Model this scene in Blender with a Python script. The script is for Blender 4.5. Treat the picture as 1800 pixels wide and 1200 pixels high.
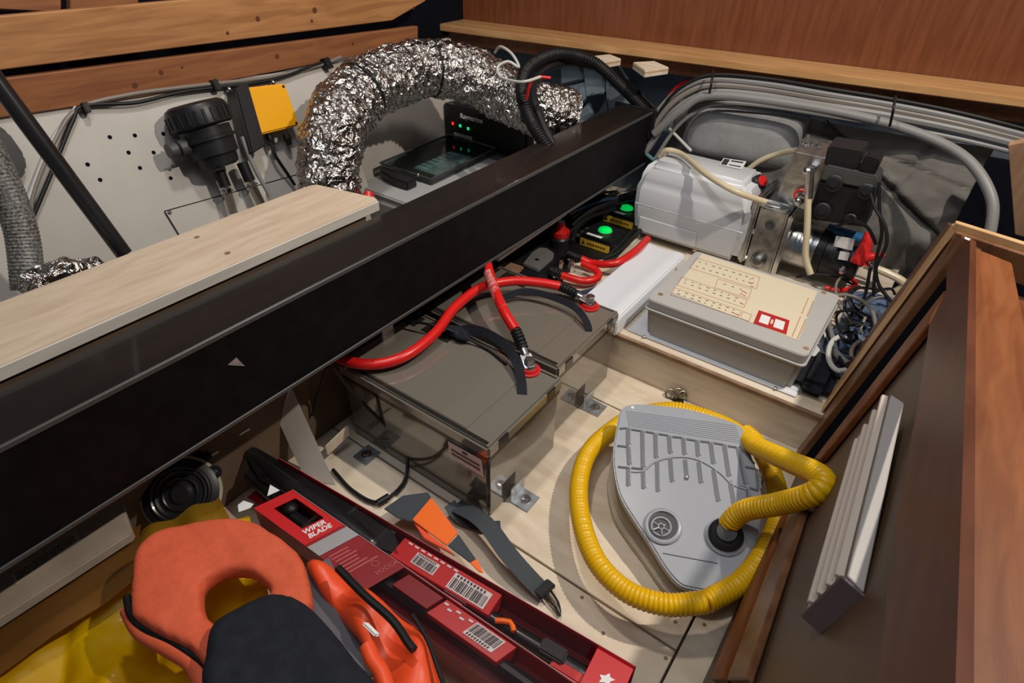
import bpy, bmesh, math, random
from mathutils import Vector as V, Matrix, noise
random.seed(7)
C = bpy.context.scene.collection
for o in list(bpy.data.objects): bpy.data.objects.remove(o)
# ---------------------------------------------------------------- camera, world, lights, exposure
F = 1045.0
RX = V((0.80613963, -0.36659714, 0.46448405))
RY = V((0.59147391, 0.47634134, -0.65058247))
RZ = V((0.01724872, 0.79919051, 0.60083027))
EYE = V((0, 0, 1.0))
cam = bpy.data.cameras.new('camera'); camo = bpy.data.objects.new('camera', cam); C.objects.link(camo)
cam.sensor_width = 36; cam.lens = F / 1800 * 36; cam.clip_start = .01
m4 = Matrix((RX, RY, RZ)).to_4x4(); m4.translation = EYE; camo.matrix_world = m4
bpy.context.scene.camera = camo
vs = bpy.context.scene.view_settings
vs.view_transform = 'Standard'; vs.look = 'None'; vs.gamma = 1; vs.use_curve_mapping = False; vs.exposure = 0.0
w = bpy.data.worlds.new('cabin_light'); bpy.context.scene.world = w; w.use_nodes = True
w.node_tree.nodes['Background'].inputs[0].default_value = (.92, .92, 1.0, 1); w.node_tree.nodes['Background'].inputs[1].default_value = .085
def lamp(name, loc, target, energy, size, col, shape='RECTANGLE', sy=None):
    l = bpy.data.lights.new(name, 'AREA'); l.energy = energy; l.color = col; l.shape = shape; l.size = size
    l.size_y = sy or size
    o = bpy.data.objects.new(name, l); C.objects.link(o); o.location = loc
    o.rotation_euler = (V(target) - V(loc)).to_track_quat('-Z', 'Y').to_euler(); return o
lamp('cabin_lamp', (.46, 1.15, 1.92), (-.5, 1.1, 0), 25, .05, (1, .90, .78), 'DISK')
lamp('cabin_lamp_aft', (-.75, .75, 2.0), (-1.0, 1.1, .2), 10, .14, (1, .93, .86), 'DISK')
lamp('hatch_light', (-.1, .1, 2.3), (-.4, 1.5, .2), 9, .7, (.85, .92, 1))
# ---------------------------------------------------------------- placing helpers
def ray(px, py): c = V((px - 900, 600 - py, -F)); return V((RX.dot(c), RY.dot(c), RZ.dot(c)))
def P(px, py, z=None, X=None, Y=None):
    r = ray(px, py)
    t = (z - 1) / r.z if z is not None else X / r.x if X is not None else Y / r.y
    return EYE + r * t
def PP(n, d, px, py):            # ray against the plane n.p = d
    r = ray(px, py); return EYE + r * ((d - n.dot(EYE)) / n.dot(r))
HN = V((1, 0, .35)); HD = -1.5 + .35 * .6          # the sloping hull side on the left
def PL(px, py, off=0): return PP(HN, HD + off, px, py)
WN = V((1, 0, -.155))                              # the leaning locker side on the right
def PW(px, py, off=0): return PP(WN, -off, px, py)
# ---------------------------------------------------------------- materials
MT = {}
def mat(name, col, rough=.5, metal=0, var=0, vscale=20, bump=0, bscale=60, coat=0, spec=.5, col2=None, stretch=(1, 1, 1), emit=0, alpha=1, trans=0, sss=0, detail=6, dist=0):
    if name in MT: return MT[name]
    m = bpy.data.materials.new(name); m.use_nodes = True; nt = m.node_tree; b = nt.nodes['Principled BSDF']
    I = b.inputs; I['Base Color'].default_value = (*col, 1); I['Roughness'].default_value = rough; I['Metallic'].default_value = metal
    I['Coat Weight'].default_value = coat; I['Coat Roughness'].default_value = .08; I['Specular IOR Level'].default_value = spec; I['Alpha'].default_value = alpha; I['Transmission Weight'].default_value = trans
    if sss: I['Subsurface Weight'].default_value = sss; I['Subsurface Radius'].default_value = (.03, .03, .03)
    if emit: I['Emission Color'].default_value = (*col, 1); I['Emission Strength'].default_value = emit
    tc = nt.nodes.new('ShaderNodeTexCoord'); mp = nt.nodes.new('ShaderNodeMapping'); mp.inputs['Scale'].default_value = stretch
    nt.links.new(tc.outputs['Object'], mp.inputs[0])
    if var or col2:
        n = nt.nodes.new('ShaderNodeTexNoise'); n.inputs['Scale'].default_value = vscale; n.inputs['Detail'].default_value = detail; n.inputs['Distortion'].default_value = dist
        nt.links.new(mp.outputs[0], n.inputs['Vector'])
        r = nt.nodes.new('ShaderNodeValToRGB'); c2 = col2 or tuple(max(0, c * (1 - var)) for c in col); c1 = col if col2 else tuple(min(1, c * (1 + var * .6)) for c in col)
        r.color_ramp.elements[0].position = .36; r.color_ramp.elements[1].position = .64
        r.color_ramp.elements[0].color = (*c2, 1); r.color_ramp.elements[1].color = (*c1, 1)
        nt.links.new(n.outputs['Fac'], r.inputs[0]); nt.links.new(r.outputs[0], I['Base Color'])
    if bump:
        n2 = nt.nodes.new('ShaderNodeTexNoise'); n2.inputs['Scale'].default_value = bscale; n2.inputs['Detail'].default_value = 4
        nt.links.new(mp.outputs[0], n2.inputs['Vector'])
        bp = nt.nodes.new('ShaderNodeBump'); bp.inputs['Strength'].default_value = bump; bp.inputs['Distance'].default_value = .004
        nt.links.new(n2.outputs['Fac'], bp.inputs['Height']); nt.links.new(bp.outputs[0], I['Normal'])
    MT[name] = m; return m
def film(name, col, rough=.08, gloss=.12, tint=.75):  # thin clear or tinted plastic film
    if name in MT: return MT[name]
    m = bpy.data.materials.new(name); m.use_nodes = True; nt = m.node_tree; nt.nodes.clear()
    o = nt.nodes.new('ShaderNodeOutputMaterial'); t = nt.nodes.new('ShaderNodeBsdfTransparent'); g = nt.nodes.new('ShaderNodeBsdfGlossy'); x = nt.nodes.new('ShaderNodeMixShader')
    t.inputs[0].default_value = (*col, 1); g.inputs['Roughness'].default_value = rough; x.inputs[0].default_value = gloss
    nt.links.new(t.outputs[0], x.inputs[1]); nt.links.new(g.outputs[0], x.inputs[2]); nt.links.new(x.outputs[0], o.inputs[0]); MT[name] = m; return m
PLY = mat('birch_ply', (.62, .51, .38), .55, col2=(.74, .65, .52), vscale=6, stretch=(1, 7, 7), bump=.08, dist=.6)
PLYF = mat('floor_ply', (.62, .51, .375), .5, col2=(.74, .64, .50), vscale=5, stretch=(2, 5, 2), bump=.05, dist=.8)
PLYE = mat('ply_edge', (.20, .12, .065), .7, col2=(.32, .2, .12), vscale=30, stretch=(1, 1, 6))
BEIGE = mat('planed_plank', (.56, .43, .31), .5, col2=(.66, .53, .40), vscale=9, stretch=(6, 1, 6), dist=.5)
BEIGEE = mat('plank_edge', (.60, .56, .50), .5, var=.12, vscale=12, stretch=(1, .3, 4))
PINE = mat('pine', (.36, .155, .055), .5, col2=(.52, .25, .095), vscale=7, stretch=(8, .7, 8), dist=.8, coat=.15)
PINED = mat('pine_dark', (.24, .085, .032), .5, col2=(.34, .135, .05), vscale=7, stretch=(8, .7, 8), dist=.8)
KNOT = mat('pine_knot', (.12, .04, .015), .5)
LEDGE = mat('ledge_oak', (.50, .26, .10), .35, col2=(.62, .36, .16), vscale=6, stretch=(.7, 9, 9), coat=.3)
MAHO = mat('mahogany', (.155, .046, .017), .34, col2=(.205, .066, .026), vscale=11, stretch=(7, 5, .6), coat=.25, dist=.3)
MAHO2 = mat('mahogany_worn', (.165, .047, .013), .5, col2=(.24, .080, .026), vscale=7, stretch=(8, 1, 5), spec=.25, dist=.5, bump=.06)
MAHO3 = mat('teak_trim', (.125, .050, .020), .45, col2=(.21, .095, .04), vscale=10, stretch=(3, 3, 1), coat=.1, bump=.1)
BROWNP = mat('brown_panel', (.075, .042, .022), .5, col2=(.10, .058, .032), vscale=5, stretch=(2, 1, 2))
EDGEW = mat('light_edge_wood', (.50, .29, .13), .5, col2=(.62, .40, .2), vscale=16, stretch=(1, 1, 1))
HULL = mat('hull_gelcoat', (.52, .49, .445), .45, var=.10, vscale=4, bump=.04)
LINER = mat('liner_cloth', (.17, .22, .27), .8, col2=(.24, .30, .35), vscale=9, bump=.3, bscale=30)
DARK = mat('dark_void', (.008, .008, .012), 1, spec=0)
BLACK = mat('black_satin', (.012, .012, .014), .30, var=.3, vscale=8, coat=.2)
BEAMB = mat('beam_black', (.0055, .005, .006), .6, var=.3, vscale=30, spec=.12)
BEAMT = mat('beam_top', (.013, .0085, .007), .42, var=.25, vscale=5, stretch=(6, 1, 1), coat=.4)
RUB = mat('black_rubber', (.007, .007, .008), .5, spec=.35)
PLAS = mat('black_plastic', (.012, .012, .014), .4, spec=.4)
GREYB = mat('grey_bakelite', (.06, .06, .06), .45)
BATT = mat('battery_case', (.085, .076, .062), .10, coat=1, spec=.8)
BATL = mat('battery_lid', (.17, .152, .125), .12, coat=1, spec=.7)
BATD = mat('battery_groove', (.020, .018, .015), .2)
RED = mat('red_cable', (.66, .012, .010), .32, spec=.5)
REDP = mat('red_plastic', (.62, .02, .02), .3)
STEEL = mat('steel', (.62, .62, .62), .25, 1, var=.15, vscale=60)
ALU = mat('cast_aluminium', (.46, .46, .45), .34, 1, var=.3, vscale=40, bump=.15)
ZINC = mat('zinc', (.50, .53, .57), .38, .85, var=.2, vscale=50)
WHITE = mat('white_pvc', (.74, .76, .80), .3)
OFFW = mat('offwhite_paint', (.62, .57, .52), .5, var=.06, vscale=10)
TANK = mat('tank_poly', (.63, .645, .67), .38, var=.05, vscale=5, sss=.15)
GBOX = mat('grey_abs', (.40, .395, .385), .38)
GBOXL = mat('grey_abs_lid', (.45, .445, .43), .38)
CREAM = mat('cream_label', (.72, .64, .47), .35)
PUMPG = mat('pump_grey', (.33, .35, .39), .33, var=.04, vscale=8)
PUMPR = mat('pump_recess_shade', (.13, .135, .145), .5)
PUMPC = mat('bellows_cream', (.50, .45, .36), .5, var=.15, vscale=12)
YEL = mat('yellow_hose', (.80, .47, .004), .32)
YELB = mat('yellow_box', (.92, .42, .006), .35)
YELC = mat('yellow_cloth', (.78, .46, .0), .45, col2=(.90, .60, .003), vscale=6, bump=.4, bscale=10, coat=.08, spec=.3)
AMB = mat('amber_cloth', (.22, .095, .018), .5, col2=(.29, .13, .025), vscale=5, bump=.3, bscale=12)
ORG = mat('orange_foam', (.66, .105, .040), .75, var=.06, vscale=120, bump=.15, bscale=400)
ORG2 = mat('orange_shell', (.86, .085, .02), .45, bump=.1, bscale=40)
ORG3 = mat('bright_orange_web', (.95, .16, .01), .5)
NAVY = mat('navy_neoprene', (.013, .015, .022), .8, spec=.25, var=.2, vscale=60, bump=.2, bscale=300)
WEB = mat('grey_webbing', (.045, .055, .065), .7, bump=.5, bscale=300)
CABG = mat('grey_cable', (.23, .225, .22), .45)
CABT = mat('taupe_cable', (.22, .195, .17), .4)
CABB = mat('cream_hose', (.64, .54, .36), .35)
CABW = mat('white_cable', (.55, .55, .52), .4)
GREYC = mat('grey_canvas', (.56, .56, .565), .85, var=.1, vscale=20, bump=.25, bscale=120)
TAUPE = mat('taupe_canvas', (.33, .31, .285), .85, var=.1, vscale=18, bump=.25, bscale=120)
BLUEC = mat('blue_cloth', (.22, .32, .50), .8, var=.3, vscale=14, bump=.4, bscale=40)
FRIDGE = mat('case_grey', (.25, .235, .22), .5, var=.06, vscale=9)
CASEL = mat('case_light', (.42, .42, .42), .5)
SMOKE = film('smoked_glass', (.42, .58, .57), .06, .14)
CLEAR = film('clear_blister', (.95, .92, .92), .06, .035)
CLEARR = film('red_blister', (.66, .13, .15), .10, .07)
WASTE = mat('waste_plastic', (.42, .40, .38), .4)
PRED = mat('print_red', (.45, .02, .02), .4)
PDRED = mat('card_dark_red', (.26, .010, .016), .42)
CRED = mat('card_red', (.58, .018, .02), .38)
PBLK = mat('print_black', (.04, .03, .03), .5)
PTAN = mat('print_rust', (.48, .22, .12), .5)
PGREY = mat('print_grey', (.28, .20, .16), .5)
PWHT = mat('print_white', (.80, .80, .80), .4)
YLAB = mat('yellow_label', (.72, .45, .03), .4)
DGRN = mat('green_film', (.02, .10, .03), .3)
LED = mat('green_lens', (.0, .72, .10), .15, emit=.5, coat=.6)
LEDR = mat('red_led', (.9, .02, .02), .3, emit=1.0)
LEDG = mat('green_led', (.02, .8, .3), .3, emit=.8)
MESH = mat('mesh_hose', (.055, .052, .05), .45, col2=(.22, .215, .20), vscale=260, detail=1)
CLR = film('clear_hose', (.60, .58, .54), .1, .22)
BROWNF = mat('brown_bilge', (.11, .070, .045), .8, col2=(.155, .10, .065), vscale=10)
BLUEP = mat('blue_band', (.02, .14, .33), .35)
TEAL = mat('teal_lining', (.10, .22, .22), .8, var=.3, vscale=8, bump=.3)
def foil():
    m = bpy.data.materials.new('foil'); m.use_nodes = True; nt = m.node_tree; I = nt.nodes['Principled BSDF'].inputs
    I['Base Color'].default_value = (.58, .55, .52, 1); I['Metallic'].default_value = 1; I['Roughness'].default_value = .2
    tc = nt.nodes.new('ShaderNodeTexCoord'); v = nt.nodes.new('ShaderNodeTexVoronoi'); v.inputs['Scale'].default_value = 46
    n = nt.nodes.new('ShaderNodeTexNoise'); n.inputs['Scale'].default_value = 30; n.inputs['Detail'].default_value = 5
    mx = nt.nodes.new('ShaderNodeMixRGB'); mx.inputs[0].default_value = .06
    nt.links.new(tc.outputs['Object'], n.inputs['Vector']); nt.links.new(tc.outputs['Object'], mx.inputs[1]); nt.links.new(n.outputs['Color'], mx.inputs[2]); nt.links.new(mx.outputs[0], v.inputs['Vector'])
    a = nt.nodes.new('ShaderNodeMath'); a.operation = 'ADD'; nt.links.new(v.outputs['Distance'], a.inputs[0]); nt.links.new(n.outputs['Fac'], a.inputs[1])
    bp = nt.nodes.new('ShaderNodeBump'); bp.inputs['Strength'].default_value = .9; bp.inputs['Distance'].default_value = .012
    nt.links.new(a.outputs[0], bp.inputs['Height']); nt.links.new(bp.outputs[0], I['Normal']); return m
FOIL = foil()
# ---------------------------------------------------------------- mesh builder
def smooth_path(pts, step=.01):
    pts = [V(p) for p in pts]
    if len(pts) == 2: 
        n = max(1, int((pts[1] - pts[0]).length / step)); return [pts[0].lerp(pts[1], i / n) for i in range(n + 1)]
    e = [pts[0] * 2 - pts[1]] + pts + [pts[-1] * 2 - pts[-2]]; out = []
    for i in range(1, len(e) - 2):
        a, b, c, d = e[i - 1:i + 3]; n = max(2, int((c - b).length / step))
        for k in range(n):
            t = k / n; out.append(.5 * ((2 * b) + (c - a) * t + (2 * a - 5 * b + 4 * c - d) * t * t + (3 * b - a - 3 * c + d) * t ** 3))
    out.append(pts[-1]); return out
class MB:
    def __init__(s): s.bm = bmesh.new()
    def add(s, t, M=None):
        if M is not None: bmesh.ops.transform(t, matrix=M, verts=t.verts)
        me = bpy.data.meshes.new('t'); t.to_mesh(me); t.free(); s.bm.from_mesh(me); bpy.data.meshes.remove(me); return s
    def obox(s, o, u, v, w, bev=0, seg=2):
        t = bmesh.new(); o, u, v, w = V(o), V(u), V(v), V(w)
        vs = [t.verts.new(o + u * a + v * b + w * c) for a in (0, 1) for b in (0, 1) for c in (0, 1)]
        for f in ((0, 1, 3, 2), (4, 6, 7, 5), (0, 4, 5, 1), (2, 3, 7, 6), (0, 2, 6, 4), (1, 5, 7, 3)): t.faces.new([vs[i] for i in f])
        if bev: bmesh.ops.bevel(t, geom=list(t.edges), offset=bev, segments=seg, affect='EDGES', clamp_overlap=True)
        bmesh.ops.recalc_face_normals(t, faces=t.faces); return s.add(t)
    def box(s, x0, x1, y0, y1, z0, z1, bev=0, seg=2): return s.obox((x0, y0, z0), (x1 - x0, 0, 0), (0, y1 - y0, 0), (0, 0, z1 - z0), bev, seg)
    def prism(s, pts, vec, bev=0, seg=2):
        t = bmesh.new(); a = [t.verts.new(V(p)) for p in pts]; b = [t.verts.new(V(p) + V(vec)) for p in pts]; n = len(a)
        t.faces.new(a); t.faces.new(b[::-1])
        for i in range(n): t.faces.new((a[i], b[i], b[(i + 1) % n], a[(i + 1) % n]))
        bmesh.ops.recalc_face_normals(t, faces=t.faces)
        if bev: bmesh.ops.bevel(t, geom=list(t.edges), offset=bev, segments=seg, affect='EDGES', clamp_overlap=True)
        return s.add(t)
    def lathe(s, p0, ax, prof, n=28):      # prof: (distance along axis, radius)
        ax = V(ax).normalized(); u = ax.orthogonal().normalized(); v = ax.cross(u); t = bmesh.new(); rings = []
        for h, r in prof:
            if r < 1e-6: rings.append([t.verts.new(V(p0) + ax * h)])
            else: rings.append([t.verts.new(V(p0) + ax * h + (u * math.cos(a) + v * math.sin(a)) * r) for a in [2 * math.pi * i / n for i in range(n)]])
        for A, B in zip(rings, rings[1:]):
            for i in range(n):
                j = (i + 1) % n
                if len(A) == 1 and len(B) == 1: continue
                if len(A) == 1: t.faces.new((A[0], B[i], B[j]))
                elif len(B) == 1: t.faces.new((A[i], A[j], B[0]))
                else: t.faces.new((A[i], A[j], B[j], B[i]))
        for R in (rings[0], rings[-1]):
            if len(R) > 1: t.faces.new(R)
        bmesh.ops.recalc_face_normals(t, faces=t.faces); return s.add(t)
    def cyl(s, p0, p1, r, r1=None, n=20, bev=0):
        p0, p1 = V(p0), V(p1); L = (p1 - p0).length; r1 = r if r1 is None else r1
        pr = [(0, r - bev), (bev, r), (L - bev, r1), (L, r1 - bev)] if bev else [(0, r), (L, r1)]
        return s.lathe(p0, p1 - p0, pr, n)
    def sweep(s, pts, r, n=10, step=.008, prof=None, corr=None, up=None, raw=False, rf=None):
        c = pts if raw else smooth_path(pts, step); t = bmesh.new(); rings = []
        T = (c[1] - c[0]).normalized(); N = (V(up) if up else T.orthogonal()); N = (N - T * N.dot(T)).normalized(); L = 0
        for i, p in enumerate(c):
            T2 = (c[min(i + 1, len(c) - 1)] - c[max(i - 1, 0)]).normalized()
            if up: N = V(up); N = (N - T2 * N.dot(T2)).normalized()
            else: N = (N - T2 * N.dot(T2)).normalized()
            B = T2.cross(N); L += (c[i] - c[i - 1]).length if i else 0
            rr = r
            if corr: rr = r + corr[1] * (abs(math.sin(math.pi * L / corr[0])) ** .6 * 2 - 1)
            if rf: rr *= rf(i / (len(c) - 1))
            pr = prof or [(math.cos(2 * math.pi * k / n) * rr, math.sin(2 * math.pi * k / n) * rr) for k in range(n)]
            rings.append([t.verts.new(p + N * a + B * b) for a, b in pr])
        m = len(rings[0])
        for A, Bq in zip(rings, rings[1:]):
            for i in range(m): t.faces.new((A[i], A[(i + 1) % m], Bq[(i + 1) % m], Bq[i]))
        t.faces.new(rings[0][::-1]); t.faces.new(rings[-1]); bmesh.ops.recalc_face_normals(t, faces=t.faces); return s.add(t)
    def ribbon(s, pts, wd, th, up=(0, 0, 1), step=.008): return s.sweep(pts, 0, prof=[(th / 2, wd / 2), (th / 2, -wd / 2), (-th / 2, -wd / 2), (-th / 2, wd / 2)], up=up, step=step)
    def ball(s, c, r, sc=(1, 1, 1), n=16):
        t = bmesh.new(); bmesh.ops.create_uvsphere(t, u_segments=n, v_segments=n // 2 + 2, radius=r)
        return s.add(t, Matrix.Translation(V(c)) @ Matrix.Diagonal((*sc, 1)))
    def torus(s, c, ax, R, r, n=32, k=8, a0=0, a1=2 * math.pi):
        ax = V(ax).normalized(); u = ax.orthogonal().normalized(); v = ax.cross(u); full = abs(a1 - a0 - 2 * math.pi) < 1e-6
        pts = [V(c) + (u * math.cos(a) + v * math.sin(a)) * R for a in [a0 + (a1 - a0) * i / n for i in range(n + 1)]]
        return s.sweep(pts, r, n=k, raw=True)
    def build(s, name, m, parent=None, smooth=True, ang=.6, ms=None):
        me = bpy.data.meshes.new(name); org = V(parent['_o']) if parent is not None else None
        if org is None:
            xs = [v.co for v in s.bm.verts]; org = V(((min(v.x for v in xs) + max(v.x for v in xs)) / 2, (min(v.y for v in xs) + max(v.y for v in xs)) / 2, min(v.z for v in xs)))
        bmesh.ops.translate(s.bm, vec=-org, verts=s.bm.verts); s.bm.to_mesh(me); s.bm.free()
        me.materials.append(m)
        if smooth:
            me.shade_smooth(); me.set_sharp_from_angle(angle=ang)
        o = bpy.data.objects.new(name, me); C.objects.link(o)
        if parent is not None: o.parent = parent; o['_o'] = tuple(org)
        else: o.location = org; o['_o'] = tuple(org)
        return o
def tag(o, label=None, cat=None, group=None, kind=None):
    if label: o['label'] = label
    if cat: o['category'] = cat
    if group: o['group'] = group
    if kind: o['kind'] = kind
    return o
def thing(name, label, cat, loc=(0, 0, 0), group=None):
    o = bpy.data.objects.new(name, None); C.objects.link(o); o.location = V(loc); o['_o'] = tuple(V(loc)); o.empty_display_size = .05
    return tag(o, label, cat, group)
def struct(mb, name, m, label=None): return tag(mb.build(name, m), label, None, None, 'structure')
def text(s, name, m, o, u, v, size, parent, ex=.0004, bold=0, align='LEFT'):
    c = bpy.data.curves.new('txt', 'FONT'); c.body = s; c.size = size; c.extrude = ex; c.offset = bold; c.align_x = align; c.resolution_u = 3; c.space_line = .85
    t = bpy.data.objects.new('txt', c); C.objects.link(t); dg = bpy.context.evaluated_depsgraph_get(); me = bpy.data.meshes.new_from_object(t.evaluated_get(dg)); bpy.data.objects.remove(t); bpy.data.curves.remove(c)
    u = V(u).normalized(); v = V(v); v = (v - u * v.dot(u)).normalized(); n = u.cross(v); org = V(parent['_o'])
    M = Matrix((u, v, n)).transposed().to_4x4(); M.translation = V(o) + n * (ex + .0002) - org
    me.transform(M); me.materials.clear(); me.materials.append(m); ob = bpy.data.objects.new(name, me); C.objects.link(ob); ob.parent = parent; ob['_o'] = tuple(org); return ob
def quad_on(a, b, c, d, s, t): return (V(a).lerp(V(b), s)).lerp(V(d).lerp(V(c), s), t)   # a-b bottom, d-c top
def plate(a, b, c, d, th=.0006):
    n = (V(b) - V(a)).cross(V(d) - V(a)).normalized()
    return MB().prism([V(a) + n * .0003, V(b) + n * .0003, V(c) + n * .0003, V(d) + n * .0003], n * th)
def barcode(name, a, b, c, d, m, parent, n=18):
    mb = MB(); t = 0.04; rnd = random.Random(3); nn = (V(b) - V(a)).cross(V(d) - V(a)).normalized() * .0012
    if nn.z < -.0006: nn = -nn
    while t < .95:
        wv = rnd.choice((.012, .02, .035)); mb.prism([quad_on(a, b, c, d, t, .28) + nn, quad_on(a, b, c, d, t + wv, .28) + nn, quad_on(a, b, c, d, t + wv, .92) + nn, quad_on(a, b, c, d, t, .92) + nn], nn * .2); t += wv + rnd.choice((.012, .02, .03))
    for i in range(9):
        t = .08 + i * .09; mb.prism([quad_on(a, b, c, d, t, .06) + nn, quad_on(a, b, c, d, t + .05, .06) + nn, quad_on(a, b, c, d, t + .05, .2) + nn, quad_on(a, b, c, d, t, .2) + nn], nn * .2)
    return mb.build(name, m, parent, False)
def screw(p, n, r, parent, m=STEEL, name='screw'):
    n = V(n).normalized(); o = MB().lathe(V(p), n, [(0, r), (r * .25, r), (r * .5, r * .7), (r * .5, 0)], 12); return o.build(name, m, parent)

# ================================================================ SETTING
# floor: birch ply sheets with saw gaps
fl = tag(MB().box(-1.5, .35, -.35, 2.3, -.06, -.024).build('floor', BROWNF), None, None, None, 'structure')
g = .0022
def panel(x0, x1, y0, y1, m=PLYF, z0=-.022, z1=0): return MB().box(x0 + g, x1 - g, y0 + g, y1 - g, z0, z1, .0012, 1).build('floor_panel', m, fl, False)
panel(-.97, -.049, .56, 1.02); panel(-.97, .05, 1.02, 1.155); panel(-.97, -.049, .36, .56); panel(-.97, .05, -.3, .36)
MB().prism([(-.047, .36, -.022), (.05, .36, -.022), (.05, 1.018, -.022), (-.047, 1.018, -.022)], (0, 0, .022)).build('floor_panel', PLYF, fl, False)
for px, py in ((1187, 1093), (1238, 1098), (1023, 1050), (1060, 1113), (950, 800), (1170, 1157)):
    screw(P(px, py, z=-.0008), (0, 0, 1), .0035, fl, PLYE, 'screw_hole')
# raised deck at the back
dk = tag(MB().box(-1.0, .03, 1.157, 2.1, .093, .113, .001, 1).build('trim_1', PLY), 'pale plywood deck raised behind the batteries', None, None, 'structure')
MB().box(-1.0, .03, 1.150, 1.163, .0, .1005, .001, 1).build('riser_board', PLY, dk, False)
MB().box(-1.0, .03, 1.146, 1.1565, .1008, .1132, .0015, 1).build('edge_strip', PLYE, dk, False)
# hull side, left
hs = PL(0, 205); 
def hullp(y, z, off=0): return V((HD + off - .35 * z, y, z))
wl = tag(MB().prism([hullp(-.6, .70), hullp(1.16, .60), hullp(1.16, -.1), hullp(-.6, -.1)], (-.03, 0, -.01)).build('wall_left', HULL), 'white gelcoat hull side', None, None, 'structure')
pts = [PL(288, 371), PL(560, 296), PL(600, 350), PL(330, 440)]
ap = MB().prism([p + V((.0002, 0, 0)) for p in pts], (.004, 0, .0014), .0008, 1).build('access_panel', HULL, wl, False)
screw(PL(298, 373, .005), HN, .005, ap); screw(PL(545, 303, .005), HN, .005, ap)
mb = MB()
for a, b in zip(pts, pts[1:] + pts[:1]): mb.sweep([a + V((.0045, 0, .0015)), b + V((.0045, 0, .0015))], .0011, n=5, step=1)
mb.build('panel_joint', DARK, wl)
for px, py in ((193, 241), (237, 238), (226, 268), (270, 268), (154, 289), (246, 295), (176, 316), (287, 235), (300, 313)):
    MB().lathe(PL(px, py, .0), HN, [(0, .0045), (.0012, .0042), (.0012, 0)], 12).build('screw_hole', DARK, wl)
# white liner bulkhead between duct and case
wb = MB(); a = P(785, 178, Y=1.63); 
wb.prism([V((-1.50, 1.05, .05)), V((-1.50, 1.70, .05)), V((-1.50, 1.70, .60)), V((-1.50, 1.05, .60))], (-.02, 0, 0)); struct(wb, 'wall_locker', OFFW, 'white liner board behind the foil duct')
# back: ledge, panel, lining
L0, L1 = P(700, 45, z=.6), P(1850, 197, z=.6); ld = (L1 - L0).normalized(); ln = V((-ld.y, ld.x, 0))
L0 = L0 - ld * .05; LL = 2.2
tr = MB().obox(L0, ld * LL, ln * .13, V((0, 0, .024)), .003); struct(tr, 'trim_2', LEDGE, 'varnished ledge along the back')
st = MB().obox(L0 + ln * .045 - V((0, 0, .045)), ld * LL, ln * .02, V((0, 0, .0445)), .002); struct(st, 'trim_3', PINED, 'brown batten under the ledge')
pn = MB().obox(L0 + ln * .13 + V((0, 0, .5)) * 0 + ld * .04, ld * LL, ln * .018, V((0, 0, .7)) + ln * 0, .001); struct(pn, 'wall_back', MAHO, 'mahogany panel above the ledge')
# near-black box that paints the shade in the gap behind the planks
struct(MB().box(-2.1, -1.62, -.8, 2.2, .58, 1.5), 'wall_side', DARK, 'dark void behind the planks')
# hull lining under the ledge (deep folds as geometry)
def sheet(fn, nu, nv, th=None):
    mb = MB(); t = mb.bm; g_ = [[t.verts.new(fn(i / nu, j / nv)) for j in range(nv + 1)] for i in range(nu + 1)]
    for i in range(nu):
        for j in range(nv): t.faces.new((g_[i][j], g_[i + 1][j], g_[i + 1][j + 1], g_[i][j + 1]))
    if th:
        r = bmesh.ops.solidify(t, geom=list(t.faces), thickness=th)
    bmesh.ops.recalc_face_normals(t, faces=t.faces); return mb
def lin(u, v):
    x = -1.62 + 2.3 * u; z = -.02 + .62 * v; y = 1.99 + .02 * v + .08 * (x + .9) * .5
    q = noise.cell_vector(V((x * 9, z * 9, 0)))
    y += .012 * noise.noise(V((x * 11, z * 11, 2))) + .01 * abs(noise.noise(V((x * 6, z * 5, 7))))
    return V((x, y, z))
lg = sheet(lin, 90, 30, .01); struct(lg, 'wall_lining', LINER, 'blue grey lining on the hull under the ledge')
# ---------- right side: locker side leaning outward
wr = tag(MB().prism([V((.155 * z + .004, y, z)) for y, z in ((-.5, 0), (1.15, 0), (1.15, .57), (.6, .57), (.35, .63), (-.5, .66))], (.015, 0, -.002)).build('wall_right', BROWNP), 'brown locker side leaning outward', None, None, 'structure')
def wpoly(px, off0, dep, name, m, parent=wr, bev=.002):
    return MB().prism([PW(a, b, off0) for a, b in px], V((-dep, 0, dep * .155)), bev, 1).build(name, m, parent, False)
stile = wpoly([(1681, 396), (1400, 785), (1414, 808), (1674, 478), (1715, 424)], -.002, .016, 'stile', MAHO3)
wpoly([(1679, 393), (1396, 783), (1401, 787), (1684, 402)], .0165, .004, 'stile_edge', EDGEW)
wpoly([(1676, 474), (1414, 808), (1437, 817), (1676, 518)], -.003, .004, 'groove', DARK)
wpoly([(1674, 514), (1437, 815), (1452, 812), (1646, 574)], -.002, .010, 'inner_moulding', MAHO2)
wpoly([(1716, 424), (1674, 478), (1674, 516), (1645, 575), (1630, 700), (1592, 934), (1560, 1290), (1545, 1420), (1715, 1420), (1712, 1215)], .004, .008, 'side_board', bev=0, m=mat('red_mahogany', (.085, .024, .011), .4, col2=(.12, .038, .017), vscale=8, stretch=(6, 1, 6), spec=.2))
wpoly([(1386, 885), (1262, 1203), (1282, 1203), (1398, 890)], -.002, .012, 'base_moulding', MAHO2)
wpoly([(1398, 890), (1282, 1203), (1290, 1203), (1402, 892)], -.003, .004, 'groove', DARK)
wpoly([(1402, 890), (1290, 1203), (1325, 1203), (1424, 895)], -.002, .010, 'base_moulding', MAHO3)
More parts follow.
